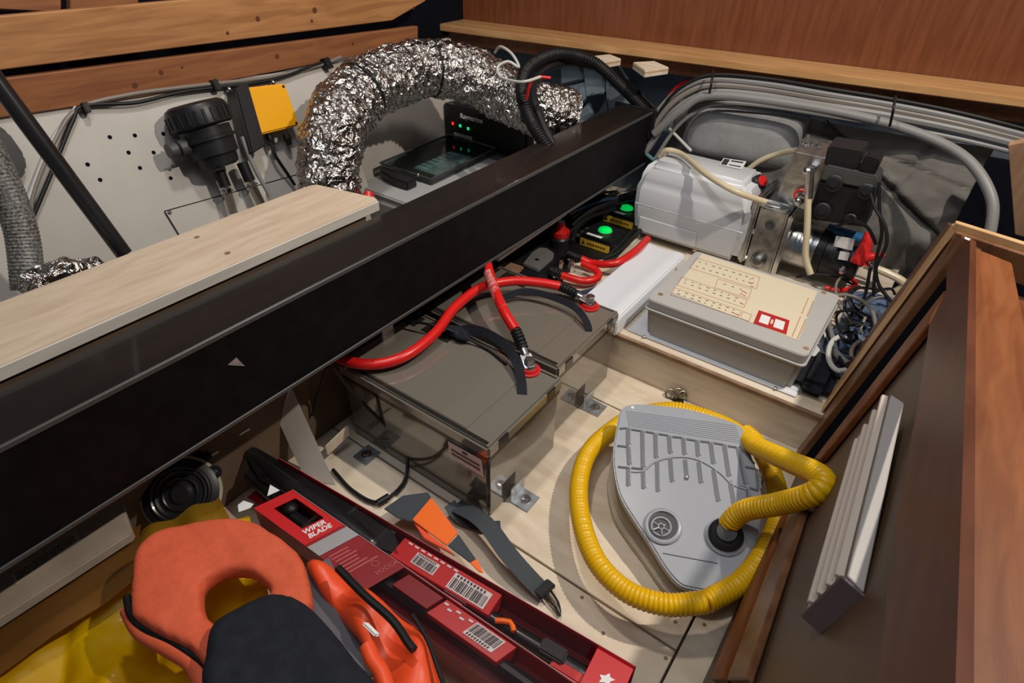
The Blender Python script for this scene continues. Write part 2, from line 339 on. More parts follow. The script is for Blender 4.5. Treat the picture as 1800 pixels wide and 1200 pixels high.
# top rail running toward the camera and the cross lip
a = P(1705, 432, z=.575); b = P(1690, 1206, z=.60); c_ = P(1780, 462, z=.575)
b2 = b + (b - a) * .5
rl = MB().prism([a, b2, b2 + V((.085, .03, 0)), c_], V((0, 0, -.03)), .002); struct(rl, 'trim_4', MAHO2, 'worn mahogany rail along the locker top')
e0 = P(1677, 395, z=.585); e1 = P(1810, 437, z=.585); d_ = (e1 - e0)
struct(MB().obox(e0 + V((0, -.006, -.006)), d_ * 2.2, V((0, .012, 0)), V((0, 0, .012)), .001, 1), 'trim_6', EDGEW, 'light wood lip across the locker top')
struct(MB().obox(e0 + V((.006, -.018, -.05)), d_ * 2.2, V((0, .011, 0)), V((0, 0, .045)), .001, 1), 'trim_7', MAHO3, 'teak board below the locker lip')
struct(MB().obox(c_ + V((.002, -.9, -.10)), V((.5, 0, 0)), V((0, .93, 0)), V((0, 0, .04)), .001, 1), 'trim_8', MAHO, 'dark panel beyond the locker rail')
struct(MB().box(.10, .6, 1.87, 1.885, -.02, .50), 'shade_board', DARK, 'black board added for the shade right of the padded cover')  # near-black board added over the lining to darken this corner
# ================================================================ LEFT WOOD PLANKS
def plankp(pxs, X, dx, label, m=PINE, knots=()):
    t = thing('wooden_plank', label, 'plank', P(*pxs[0], X=X), group=None)
    MB().prism([P(a, b, X=X) for a, b in pxs], (dx, 0, 0), .002, 1).build('board', m, t, False)
    for kx, ky, r in knots: MB().lathe(P(kx, ky, X=X + .0003), (1, 0, 0), [(0, r), (.0006, r), (.0006, 0)], 12).build('knot', KNOT, t)
    return t
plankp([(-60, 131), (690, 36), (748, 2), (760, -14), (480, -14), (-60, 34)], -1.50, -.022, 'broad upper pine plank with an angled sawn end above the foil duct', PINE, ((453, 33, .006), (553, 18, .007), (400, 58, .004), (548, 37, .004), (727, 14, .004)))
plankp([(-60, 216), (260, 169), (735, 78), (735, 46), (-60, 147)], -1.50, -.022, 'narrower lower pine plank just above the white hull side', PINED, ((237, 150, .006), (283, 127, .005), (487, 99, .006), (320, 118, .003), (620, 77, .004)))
pk = plankp([(-60, 14), (108, 22), (108, -14), (-60, -14)], -1.54, -.02, 'reddish board piece left of the dark slot at the top left corner', PINED)
plankp([(124, 22), (244, 10), (244, -14), (124, -14)], -1.54, -.02, 'reddish board piece between the two dark slots at the top left', PINED)
plankp([(304, 4), (364, 0), (364, -14), (304, -14)], -1.54, -.02, 'short reddish board piece at the top edge, right of the wide dark slot', PINED)
# ================================================================ BEAM AND PLANK
bt = thing('black_beam', 'long black painted box beam running diagonally across the locker', 'beam', (-.83, .8, .3))
MB().box(-.885, -.768, -.75, 1.80, .302, .466, .004).build('beam_body', BEAMB, bt)
MB().box(-.883, -.770, -.75, 1.80, .4662, .4685, .001, 1).build('top_face', BEAMT, bt)
MB().box(-.7682, -.765, -.75, 1.80, .300, .308, .001, 1).build('bottom_lip', GREYB, bt)
MB().box(-.7685, -.7655, -.75, 1.80, .461, .4695, .001, 1).build('top_lip', GREYB, bt)
MB().box(-.90, -.755, 1.798, 1.81, .295, .475, .002, 1).build('end_plate', PLAS, bt)
MB().prism([P(400, 641, X=-.7665), P(430, 643, X=-.7665), P(415, 628, X=-.7665)], (.001, 0, 0)).build('chip', ZINC, bt)
wp = thing('beige_plank', 'pale planed plank with a rounded end lying behind the black beam', 'plank', (-.98, .2, .462))
e = [(-1.074, -.75), (-1.074, .735), (-1.066, .752), (-.915, .783), (-.897, .77), (-.897, -.75)]
MB().prism([(x, y, .470) for x, y in e], (0, 0, .0205), .003).build('board', BEIGE, wp)
MB().prism([(x, y, .4700) for x, y in ((-.9, -.75), (-.8965, -.75), (-.8965, .772), (-.9, .775))], (0, 0, .0195), .0008, 1).build('front_edge', BEIGEE, wp, False)
for px, py in ((346, 417), (400, 445)): MB().lathe(P(px, py, z=.4905), (0, 0, 1), [(0, .005), (.0006, .005), (.0006, 0)], 14).build('screw', PLYE, wp)
struct(MB().box(-1.05, -.905, -.75, .74, -.02, .469), 'wall_partition', BROWNF, 'brown partition below the plank')
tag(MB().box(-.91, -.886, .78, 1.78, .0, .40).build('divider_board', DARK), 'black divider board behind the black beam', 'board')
# pale strip showing under the beam
tag(MB().obox(P(870, 458, z=.24), P(990, 376, z=.24) - P(870, 458, z=.24), V((.013, 0, 0)), V((0, 0, .012)), .002).build('white_batten', OFFW), 'thin white batten just below the beam, left of the red knob', 'batten')
# ================================================================ LEFT LOCKER CONTENTS
# black pole
tag(MB().sweep([P(-40, 98, X=-1.22), P(218, 446, X=-1.13)], .014, n=20, step=1).build('black_pole', BLACK), 'glossy black metal pole slanting down behind the beige plank', 'pole')
# grey mesh hose and dark pad on the left edge
hs_ = thing('suction_hose', 'grey mesh reinforced hose curving down at the left edge', 'hose', P(50, 490, X=-1.18))
MB().sweep([P(-45, 225, X=-1.22), P(5, 320, X=-1.2), P(38, 410, X=-1.18), P(50, 510, X=-1.15)], .0235, n=20, step=.002, corr=(.006, .0009)).build('hose_wall', MESH, hs_)
tag(MB().prism([PL(a, b, .004) for a, b in ((-30, 205), (12, 235), (40, 275), (44, 300), (32, 318), (-30, 330))], (.02, 0, .007), .006).build('dark_pad', PLAS), 'dark oval pad on the hull beside the mesh hose', 'pad')
# foil scrap by the plank
def wrinkled(mb, amp, sc, seed=0):
    for v in mb.bm.verts: v.co += V(noise.noise_vector(v.co * sc + V((seed, 0, 0)))) * amp
    return mb
tag(wrinkled(MB().sweep([P(45, 505, X=-1.12), P(90, 482, X=-1.13), P(140, 472, X=-1.13), P(195, 462, X=-1.13)], .022, n=24, step=.004, rf=lambda t: .7 + .5 * math.sin(t * 3.1) ** 2 - .4 * t), .012, 45).build('foil_scrap', FOIL), 'crumpled silver foil end by the plank at the left edge', 'foil')
# cables under the planks
def cable(pts, r, m, label, cat='cable', name='cable', group=None, n=8, corr=None, step=.008):
    return tag(MB().sweep(pts, r, n=n, corr=corr, step=step).build(name, m), label, cat, group)
cable([PL(a, b, .012) for a, b in ((52, 385), (62, 330), (100, 240), (140, 190), (230, 166), (350, 150), (470, 136), (560, 115), (600, 100))], .0045, CABT, 'pale taupe cable clipped along the underside of the pine planks')
cable([PL(a, b, .014) for a, b in ((55, 388), (92, 300), (128, 212), (148, 186), (240, 180), (330, 160), (470, 142), (565, 110))], .0042, RUB, 'black cable clipped along the underside of the pine planks')
cable([PL(a, b, .010) for a, b in ((42, 380), (55, 335), (90, 250), (134, 188))], .004, CABW, 'thin white cable running down beside the black pole')
for px, py in ((143, 190), (370, 150), (566, 112)):
    tag(MB().obox(PL(px - 6, py - 7, .004), PL(px + 4, py - 10, .004) - PL(px - 6, py - 7, .004), PL(px + 4, py + 12, .004) - PL(px - 6, py - 7, .004), V((.022, 0, .007)), .002).build('cable_clip', RUB), {143: 'black cable clip nearest the black pole', 370: 'black cable clip above the black strainer', 566: 'black cable clip beside the foil duct'}[px], 'clip', 'clips on the hull cables')
# black strainer
ctr = PL(352, 215, .06); upv = V((-.33, 0, 1)).normalized() 
dn = -upv
sn = thing('strainer', 'black round vented strainer with two hose tails on the white hull side', 'strainer', PL(370, 330, .05))
top = PL(340, 185, .062)
MB().lathe(top, dn, [(-.004, .0), (-.004, .055), (.002, .066), (.012, .070), (.045, .070), (.050, .064), (.052, .0)], 36).build('screw_cap', PLAS, sn)
MB().lathe(top + dn * .052, dn, [(0, .058), (.02, .058), (.022, .062), (.028, .062), (.03, .056), (.062, .055), (.064, .048), (.085, .046), (.09, .038), (.092, 0)], 36).build('bowl', PLAS, sn)
mb = MB()
for k in range(24):
    a = 2 * math.pi * k / 24; u = V((0, 1, 0)); v2 = dn.cross(u); q = top + dn * .028 + (u * math.cos(a) + v2 * math.sin(a)) * .0705; tn = (-u * math.sin(a) + v2 * math.cos(a))
    mb.obox(q - tn * .003 - dn * .014, tn * .006, dn * .028, (u * math.cos(a) + v2 * math.sin(a)) * .002, .0008, 1)
mb.build('grip_ribs', PLAS, sn)
pc = PL(312, 262, .06); MB().cyl(pc + V((0, .03, 0)), pc - V((0, .022, 0)), .018, n=20, bev=.002).build('side_port', GREYB, sn)
MB().torus(pc, (0, 1, 0), .019, .003).build('port_rib', PLAS, sn)
mb = MB().prism([PL(a, b, .01) for a, b in ((396, 165), (418, 150), (450, 260), (425, 275))], (.05, 0, .017), .004); mb.build('mount_bracket', PLAS, sn)
for i, pts in enumerate((((385, 300), (397, 330), (410, 375)), ((425, 285), (440, 320), (462, 365)))):
    q = [PL(a, b, .05) for a, b in pts]
    MB().cyl(q[0], q[0].lerp(q[1], .95), .0135, n=18).build('hose_tail', RUB, sn)
    MB().cyl(q[1], q[2], .011, n=18).build('clear_hose', CLR, sn)
    cl = MB().torus(q[1].lerp(q[2], .12), q[2] - q[1], .013, .0028, k=6); cl.box(*sum(([c - .006, c + .006] for c in (q[1] + V((.014, -.004, 0)))), []), bev=.001); cl.build('hose_clamp', STEEL, sn)
tag(MB().sweep([PL(425, 240, .045), PL(445, 290, .045), PL(475, 345, .045)], .0055, n=12).build('grey_tube', CABG), 'slim grey tube running down to the right of the strainer', 'tube')
# yellow junction box
yb = thing('junction_box', 'yellow lidded junction box on the hull left of the foil duct', 'box', PL(470, 230, .0))
q = [PL(a, b, .055) for a, b in ((449, 239), (527, 220), (501, 146), (414, 156))]
MB().prism([p - V((.012, 0, .004)) for p in q], (-.042, 0, -.0147), .003).build('box_body', PLAS, yb)
MB().prism(q, (-.012, 0, -.0042), .004).build('lid', YELB, yb)
for s_, t_ in ((.06, .07), (.94, .07), (.94, .93), (.06, .93)): screw(quad_on(*q, s_, t_) + V((.0002, 0, 0)), HN, .0035, yb, PLAS, 'lid_screw')
for px in (472, 502):
    a = PL(px, 236, .03); MB().lathe(a, dn, [(0, .008), (.008, .010), (.014, .010), (.02, .008), (.028, .007), (.028, 0)], 8).build('cable_gland', RUB, yb)
cable([PL(474, 250, .03), PL(485, 275, .03), PL(505, 305, .025), PL(518, 325, .02)], .0045, RUB, 'short black cable hanging from the yellow junction box')
for px, py in ((403, 157), (480, 145)): tag(MB().ball(PL(px, py, .02), .006).build('bolt', STEEL), {403: 'steel bolt head at the top of the strainer bracket', 480: 'steel bolt head above the yellow box'}[px], 'bolt')
# foil duct
def duct(pts, r, seed, collars=()):
    c = smooth_path(pts, .0028); mb = MB(); L = 0; n = 96; t = mb.bm; N = V((0, 0, 1)); rings = []
    for i, p in enumerate(c):
        T = (c[min(i + 1, len(c) - 1)] - c[max(i - 1, 0)]).normalized(); N = (N - T * N.dot(T)).normalized() if abs(N.dot(T)) < .999 else T.orthogonal(); B = T.cross(N); ring = []
        L += (c[i] - c[i - 1]).length if i else 0
        for k in range(n):
            a = 2 * math.pi * k / n; dr = N * math.cos(a) + B * math.sin(a); q = p + dr * r
            w1 = noise.noise(q * 22 + V((seed, 0, 0))); w2 = abs(noise.noise(q * 48 + T * L * 20)); w3 = abs(noise.noise(q * 95))
            ridge = .002 * math.sin(2 * math.pi * L / .026 + 3 * w1)
            col = sum(-.008 * math.exp(-((i / len(c) - cc) * len(c) * .0028 / .006) ** 2) for cc in collars)
            q = q + dr * (.009 * w1 - .008 * w2 - .0035 * w3 + ridge + col); ring.append(t.verts.new(q))
        rings.append(ring)
    for A, Bq in zip(rings, rings[1:]):
        for k in range(n): t.faces.new((A[k], A[(k + 1) % n], Bq[(k + 1) % n], Bq[k]))
    t.faces.new(rings[0]); t.faces.new(rings[-1]); bmesh.ops.recalc_face_normals(t, faces=t.faces); return mb, c
dt = thing('foil_duct', 'large crinkled silver foil air duct arching over the grey case', 'duct', (-1.25, .95, .3))
dp = [P(585, 372, X=-1.22), P(578, 300, X=-1.24), P(590, 225, X=-1.27), P(632, 164, X=-1.31), P(705, 130, X=-1.32), P(770, 121, X=-1.29), P(838, 138, X=-1.21), P(893, 170, X=-1.12), P(947, 192, X=-1.02), P(1000, 205, X=-.96)]
mb, cc = duct(dp, .081, 3, (.33, .58)); mb.build('duct_skin', FOIL, dt, ang=1.2)
for f_, m_ in ((.33, RUB), (.58, RUB)):
    i = int(f_ * len(cc)); MB().torus(cc[i], cc[i + 1] - cc[i - 1], .0765, .0028, n=48).build('band', m_, dt)
# grey case with smoked lid
cs = thing('grey_case', 'grey moulded case with a smoked green lid behind the black beam', 'case', (-1.26, 1.4, .0))
MB().box(-1.44, -1.08, 1.13, 1.60, .02, .262, .014, 3).build('case_body', FRIDGE, cs)
MB().box(-1.43, -1.09, 1.14, 1.59, .262, .272, .004).build('top_plate', CASEL, cs)
lidp = [P(668, 287, z=.292), P(758, 316, z=.292), P(872, 262, z=.292), P(790, 237, z=.292)]
MB().prism([p - V((0, 0, .019)) for p in lidp], (0, 0, .008), .003).build('lid_gasket', GREYB, cs)
MB().prism([p - V((0, 0, .010)) for p in lidp], (0, 0, .012), .004).build('smoked_lid', SMOKE, cs)
li = [quad_on(*lidp, *st_) for st_ in ((.15, .1), (.9, .1), (.9, .9), (.15, .9))]
MB().prism([quad_on(*[p - V((0, 0, .0105)) for p in lidp], *st_) for st_ in ((.42, .16), (.92, .16), (.92, .72), (.42, .72))], (0, 0, .0006)).build('lid_sheet', CASEL, cs)
mb = MB()
for k in range(7): mb.prism([quad_on(*[p - V((0, 0, .0098)) for p in lidp], *st_) for st_ in ((.42, .20 + k * .075), (.62, .20 + k * .075), (.62, .235 + k * .075), (.42, .235 + k * .075))], (0, 0, .001))
mb.build('sheet_bars', PWHT, cs)
mb = MB(); mb.sweep([lidp[i] + V((0, 0, .002)) for i in (0, 1, 2, 3)] + [lidp[0] + V((0, 0, .002))], .003, n=6, raw=True); mb.build('lid_rim', GREYB, cs)
mb = MB().prism([P(a, b, z=.300) for a, b in ((668, 293), (704, 303), (733, 313), (715, 321), (690, 313), (668, 300))], (0, 0, -.026), .004)
mb.build('lid_handle', PLAS, cs); MB().ball(P(735, 307, z=.300), .005).build('handle_pin', STEEL, cs)
# electronics unit
rm = thing('course_computer', 'black electronics unit with small coloured lights behind the grey case', 'device', (-1.32, 1.66, .28))
q0 = P(786, 246, Y=1.642); q1 = P(925, 292, Y=1.642); q3 = P(784, 176, Y=1.642)
mb = MB().obox(V((-1.50, 1.642, .272)), (.37, 0, 0), (0, .05, 0), (0, 0, .128), .006); mb.build('housing', PLAS, rm)
MB().cyl(V((-1.15, 1.63, .295)), V((-1.085, 1.63, .29)), .018, n=18, bev=.003).build('end_plug', RUB, rm)
text('Raymarine', 'lettering', PWHT, P(809, 207, Y=1.6405), (1, 0, 0), (0, 0, 1), .024, rm, .0005, .0004)
for px, py, m_ in ((796, 217, LEDR), (809, 221, LEDG), (823, 226, LEDG)):
    a = P(px, py, Y=1.641); MB().box(a.x - .005, a.x + .005, 1.639, 1.642, a.z - .005, a.z + .005, .001, 1).build('status_light', m_, rm)
a = P(798, 236, Y=1.641); MB().box(a.x, a.x + .085, 1.6405, 1.642, a.z - .012, a.z + .008, 0).build('white_sticker', CASEL, rm, False)
tag(MB().cyl(P(648, 352, z=.36), P(648, 338, z=.375), .014, n=18, bev=.003).build('stopper', REDP), 'small red stopper peeking out behind the end of the beige plank', 'stopper')
# grey boots, strip of lining beyond the case
tag(wrinkled(sheet(lambda u, v: V((-1.46 + .42 * u, 1.62 + .33 * v, .262 + .10 * v * v)), 30, 20, .004), .015, 14).build('liner_flap', GREYC), 'grey lining flap behind the electronics unit', 'cloth')
# corrugated black hoses by the duct end
cable([P(a, b, Y=y) for a, b, y in ((965, 262, 1.34), (934, 215, 1.36), (917, 160, 1.40), (930, 118, 1.50), (980, 95, 1.64), (1040, 108, 1.72), (1090, 150, 1.78), (1135, 195, 1.84))], .0165, RUB, 'thick black corrugated hose arching in front of the duct end', 'hose', 'black_hose', corr=(.008, .0016), n=14, step=.0016)
cable([P(a, b, Y=y) for a, b, y in ((975, 262, 1.36), (952, 215, 1.39), (937, 165, 1.44), (950, 128, 1.55), (1000, 108, 1.70), (1055, 118, 1.78))], .012, PLAS, 'second black hose just behind the corrugated hose', 'hose', 'black_hose')
cable([P(a, b, Y=y) for a, b, y in ((870, 92, 1.5), (880, 82, 1.46), (900, 95, 1.44), (912, 118, 1.42), (893, 108, 1.40), (875, 118, 1.38), (880, 135, 1.36), (905, 143, 1.34), (925, 143, 1.34), (950, 135, 1.38))], .0038, CABW, 'thin white cable in a loose curl over the foil duct')
cable([P(a, b, Y=y) for a, b, y in ((925, 175, 1.36), (932, 148, 1.36), (945, 136, 1.38), (968, 137, 1.40))], .004, RED, 'short red wire beside the white curl above the duct end', 'wire', 'red_wire')
cable([P(a, b, Y=y) for a, b, y in ((1068, 122, 1.78), (1100, 155, 1.80), (1135, 190, 1.83), (1165, 215, 1.83), (1215, 265, 1.80))], .0045, CABW, 'straight white cable passing the far end of the beam towards the tank')
cable([P(a, b, Y=y) for a, b, y in ((1085, 115, 1.86), (1110, 150, 1.88), (1150, 190, 1.88))], .008, RUB, 'black cable beside the white one behind the beam end')
# foam tiles of lining (cut pieces)
lt = thing('foam_lining', 'blue grey foam lining pieces with dark cuts behind the duct end', 'lining', P(1060, 200, Y=1.9))
for pl in (((985, 105), (1018, 112), (1025, 140), (985, 150)), ((1022, 108), (1060, 125), (1062, 165), (1030, 172), (1026, 140)), ((1064, 130), (1100, 150), (1122, 190), (1070, 205), (1064, 170)), ((985, 155), (1027, 145), (1030, 176), (1005, 200), (985, 195)), ((1010, 205), (1034, 180), (1042, 205), (1020, 225)), ((1046, 205), (1066, 172), (1072, 210), (1050, 240), (1040, 225))):
    MB().prism([P(a, b, Y=1.93) for a, b in pl], (0, .02, 0), .005).build('foam_piece', LINER, lt)
# wood blocks under the ledge
for i, (pl, lb) in enumerate(((((1034, 99), (1072, 95), (1092, 103), (1054, 110)), 'left of the two pale wooden blocks under the ledge'), (((1113, 109), (1150, 107), (1176, 118), (1134, 124)), 'right of the two pale wooden blocks under the ledge'))):
    q = [P(a, b, z=.597) for a, b in pl]
    t = thing('wooden_block', lb, 'block', q[0], 'wooden blocks under the ledge'); MB().prism(q, (0, 0, -.020), .0015).build('block_top', PLY, t); 
    MB().prism([p - V((0, 0, .005)) - ln * .0008 for p in q], (0, 0, -.004), 0).build('veneer_layer', EDGEW, t, False)
# ================================================================ cable bundle under the ledge
cg = 'grey cables under the ledge'
base = [(1125, 250, 1.80), (1165, 190, 1.82), (1205, 158, 1.84), (1250, 145, 1.86), (1340, 152, 1.89), (1450, 170, 1.90), (1560, 188, 1.93), (1680, 212, 1.95), (1830, 250, 1.98)]
for i, (dx, dy, r, m, lb) in enumerate(((0, -5, .009, CABG, 'uppermost grey cable of the bundle under the ledge'), (4, 5, .009, CABT, 'second grey cable down in the bundle under the ledge'), (10, 17, .011, CABG, 'third grey cable down in the bundle under the ledge'), (8, -13, .006, RUB, 'black cable above the grey bundle under the ledge'), (22, 36, .006, CABG, 'thin grey cable sagging lowest under the ledge'))):
    cable([P(a + dx, b + dy * (1 - .0), Y=y - .012 * i * 0) for a, b, y in base], r, m, lb, 'cable', 'grey_cable')
cable([P(a, b, Y=y) for a, b, y in ((1150, 235, 1.79), (1195, 195, 1.80), (1250, 168, 1.82), (1400, 184, 1.84), (1540, 212, 1.85), (1640, 245, 1.84), (1705, 285, 1.80), (1742, 345, 1.75), (1742, 400, 1.72), (1725, 450, 1.70))], .0125, CABG, 'thick grey cable bending down at the right towards the locker corner', 'cable', 'grey_cable', n=14)
cable([P(a, b, Y=1.95) for a, b in ((1165, 185), (1195, 150), (1240, 138))], .007, RED, 'short red cable arching behind the grey bundle', 'cable', 'red_cable')
for px, py, lb in ((1250, 150, 'black zip tie at the left bend of the grey cables'), (1570, 195, 'black zip tie on the right of the grey cables')):
    tag(MB().sweep([P(px + 4, py - 26, Y=1.83), P(px, py, Y=1.80), P(px - 6, py + 26, Y=1.83)], .0035, n=6).build('zip_tie', RUB), lb, 'zip tie', 'zip ties on the grey cables')
# ================================================================ grey quilted bag and cloth
def crease(x, z, x0, z0, ang, wd, amp): d = (x - x0) * math.sin(ang) - (z - z0) * math.cos(ang); return -amp * math.exp(-(d / wd) ** 2)
qb = thing('quilted_bag', 'grey padded cover slumped against the hull behind the pump', 'cover', (-.3, 1.9, .113))
def pil(u, v):
    x = -.70 + .36 * u; z = .335 + .165 * v; k = (1 - abs(2 * u - 1) ** 4) * (1 - abs(2 * v - 1) ** 4)
    return V((x, 1.925 - .075 * k ** .5 + .008 * noise.noise(V((x * 9, z * 14, 1))) + .02 * (u), z))
sheet(pil, 44, 26, .004).build('padded_roll', GREYC, qb, ang=3)
def bagf(u, v):
    x = -.74 + .85 * u; z = .06 + .43 * v; y = 1.93 + .05 * u - .08 * math.sin(math.pi * min(1, v * 1.1)) * (.5 + .5 * math.sin(math.pi * u))
    y += .028 * noise.noise(V((x * 7, z * 8, 4))) + .014 * abs(noise.noise(V((x * 14, z * 16, 9))))
    y += -crease(x, z, -.12, .37, -.55, .012, .040) * (1 if x > -.3 else 0) - crease(x, z, -.35, .47, -.2, .008, .012) - crease(x, z, -.05, .4, 1.2, .010, .014)
    return V((x, y, z))
sheet(bagf, 110, 60, .004).build('cover_sheet', TAUPE, qb, ang=3)
def rim(pts, r, name, m, par): return MB().sweep(pts, r, n=8).build(name, m, par)
tag(wrinkled(sheet(lambda u, v: V((-.06 + .22 * u, 1.30 + .45 * v, .118 + .05 * math.sin(3 * u) * math.sin(3 * v))), 40, 50, .003), .02, 12).build('blue_cloth', BLUEC), 'crumpled pale blue cloth lying right of the grey control box', 'cloth')
tag(wrinkled(MB().box(-.075, .0, 1.19, 1.34, .116, .155, .018, 3), .004, 30).build('black_pouch', NAVY), 'small black pouch at the right corner of the raised deck', 'pouch')
tag(MB().sweep([P(a, b, Y=1.79) for a, b in ((1520, 465), (1560, 480), (1590, 500), (1560, 520))], .011, n=10).build('cream_hose', CABB), 'short cream hose end behind the red terminal boots', 'hose')
# vertical timber at the far right
q = [P(a, b, Y=1.42) for a, b in ((1772, 256), (1812, 248), (1812, 420), (1784, 412))]
struct(MB().prism(q, (0, .03, 0), .001), 'trim_9', mat('timber_brown', (.27, .15, .085), .5, col2=(.36, .22, .13), vscale=9, stretch=(5, 1, 1)), 'pale upright timber at the right edge')
# ================================================================ hydraulic power unit
hu = thing('hydraulic_pump', 'hydraulic power unit with white oil tank, silver blocks and black solenoids', 'pump', (-.3, 1.75, .113))
t = bmesh.new()
zz = [(.128, 1.655, 1.865, -.712, -.375), (.22, 1.645, 1.875, -.722, -.365), (.305, 1.645, 1.87, -.722, -.365), (.365, 1.675, 1.825, -.700, -.40)]
vv = [[t.verts.new((x, y, z)) for x, y in ((x0, y0), (x1, y0), (x1, y1), (x0, y1))] for z, y0, y1, x0, x1 in zz]
t.faces.new(vv[0][::-1]); t.faces.new(vv[-1])
for A, B in zip(vv, vv[1:]):
    for i in range(4): t.faces.new((A[i], A[(i + 1) % 4], B[(i + 1) % 4], B[i]))
bmesh.ops.recalc_face_normals(t, faces=t.faces)
bmesh.ops.bevel(t, geom=[e for e in t.edges if not (abs(e.verts[0].co.z - e.verts[1].co.z) < .001 and .15 < e.verts[0].co.z < .25)], offset=.02, segments=4, affect='EDGES', clamp_overlap=True)
mb = MB(); mb.add(t); tk = mb.build('oil_tank', TANK, hu, ang=1.0)
MB().box(-.69, -.50, 1.6445, 1.648, .150, .196, .0012, 1).build('tank_recess', TANK, tk)
MB().sweep([V((-.712, 1.6462, .236)), V((-.372, 1.6462, .236))], .0022, n=6, step=1).build('mould_line', TANK, tk)
q = [P(a, b, z=.3665) for a, b in ((1264, 290), (1304, 298), (1312, 284), (1272, 278))]
lb = plate(*q).build('sticker', PWHT, tk, False)
mb = MB()
for s0, s1, t0, t1 in ((.05, .3, .1, .9), (.38, .9, .68, .85), (.38, .9, .18, .3)): mb.prism([quad_on(*q, a, b) + V((0, 0, .0012)) for a, b in ((s0, t0), (s1, t0), (s1, t1), (s0, t1))], (0, 0, .0003))
mb.build('sticker_print', PBLK, lb, False)
a = P(1330, 322, z=.34); MB().lathe(a, V((.7, -.3, .6)), [(0, .022), (.016, .022), (.02, .018), (.02, 0)], 14).build('filler_cap', PLAS, tk)
MB().lathe(a + V((.7, -.3, .6)).normalized() * .0205, V((.7, -.3, .6)), [(0, .016), (.004, .016), (.006, .0)], 18).build('red_cap_disc', REDP, tk)
# flange and pump head
MB().box(-.372, -.352, 1.665, 1.86, .135, .335, .006).build('tank_flange', ALU, hu)
for y, z in ((1.68, .15), (1.68, .32), (1.68, .235)): MB().lathe(V((-.352, y, z)), (1, 0, 0), [(0, .008), (.01, .008), (.012, .006), (.012, 0)], 6).build('bolt', STEEL, hu)
MB().box(-.345, -.27, 1.65, 1.83, .128, .325, .006).build('pump_body', ALU, hu)
MB().lathe(V((-.307, 1.65, .28)), (0, -1, 0), [(0, .014), (.003, .014), (.003, .009), (.001, .009), (.001, 0)], 20).build('port_plug', GREYB, hu)
MB().lathe(V((-.31, 1.66, .165)), (0, -1, .25), [(0, .022), (.02, .022), (.034, .014), (.04, .0)], 20).build('relief_cap', ALU, hu)
MB().box(-.268, -.256, 1.655, 1.84, .13, .315, .004).build('adapter_plate', STEEL, hu)
# motor along X
ax = V((-.256, 1.745, .205))
MB().lathe(ax, (1, 0, 0), [(0, .060), (.004, .062), (.075, .062), (.077, 0)], 40).build('motor_sleeve', ALU, hu)
for k in range(5): MB().sweep([ax + V((.018 + k * .011, -.0625 * math.cos(a_), .0625 * math.sin(a_))) for a_ in (.1, .35, .6, .85)], .0011, n=5).build('sleeve_print', BLUEP, hu)
MB().lathe(ax + V((.077, 0, 0)), (1, 0, 0), [(0, .066), (.02, .066), (.021, 0)], 40).build('motor_ring', RUB, hu)
MB().lathe(ax + V((.098, 0, 0)), (1, 0, 0), [(0, .060), (.085, .060), (.092, .05), (.092, 0)], 40).build('motor_can', PLAS, hu)
MB().lathe(ax + V((.08, .01, .062)), (1, -.05, -.02), [(0, .016), (.09, .016), (.09, 0)], 16).build('blue_sleeve', BLUEP, hu)
q = [P(a, b, Y=1.682) for a, b in ((1465, 432), (1498, 440), (1503, 420), (1470, 414))]
plate(*q, .001).build('motor_label', PWHT, hu, False); plate(*[P(a, b, Y=1.682) for a, b in ((1473, 455), (1490, 458), (1494, 444), (1477, 441))], .001).build('motor_label', PWHT, hu, False)
# manifold block and solenoids
MB().prism([P(a, b, Y=1.70) for a, b in ((1397, 265), (1455, 277), (1422, 372), (1362, 352))], (0, .085, .02), .003).build('manifold_block', ALU, hu)
for px, py in ((1410, 245), (1425, 250), (1437, 250), (1418, 238)): MB().lathe(P(px, py + 12, Y=1.75), (0, -.1, 1), [(0, .007), (.012, .007), (.012, .004), (.02, .004), (.02, 0)], 10).build('fitting', STEEL, hu)
MB().prism([P(a, b, Y=1.69) for a, b in ((1455, 258), (1518, 268), (1505, 300), (1447, 292))], (0, .07, .01), .004).build('solenoid_coil', PLAS, hu)
MB().prism([P(a, b, Y=1.685) for a, b in ((1520, 275), (1548, 283), (1535, 312), (1507, 300))], (0, .05, .01), .004).build('plug_box', RUB, hu)
MB().prism([P(a, b, Y=1.67) for a, b in ((1450, 292), (1542, 312), (1538, 335), (1440, 316))], (0, .09, 0), .004).build('solenoid_coil', GREYB, hu)
MB().prism([P(a, b, Y=1.675) for a, b in ((1440, 316), (1538, 335), (1520, 400), (1420, 385))], (0, .09, 0), .004).build('valve_body', RUB, hu)
for px, py, r in ((1467, 322, .021), (1446, 370, .021), (1523, 336, .019), (1495, 385, .015)):
    MB().lathe(P(px, py, Y=1.672), (0, -1, .25), [(0, r), (.01, r), (.012, r * .8), (.012, r * .55), (.018, r * .5), (.018, 0)], 24).build('coil_nut', PLAS, hu)
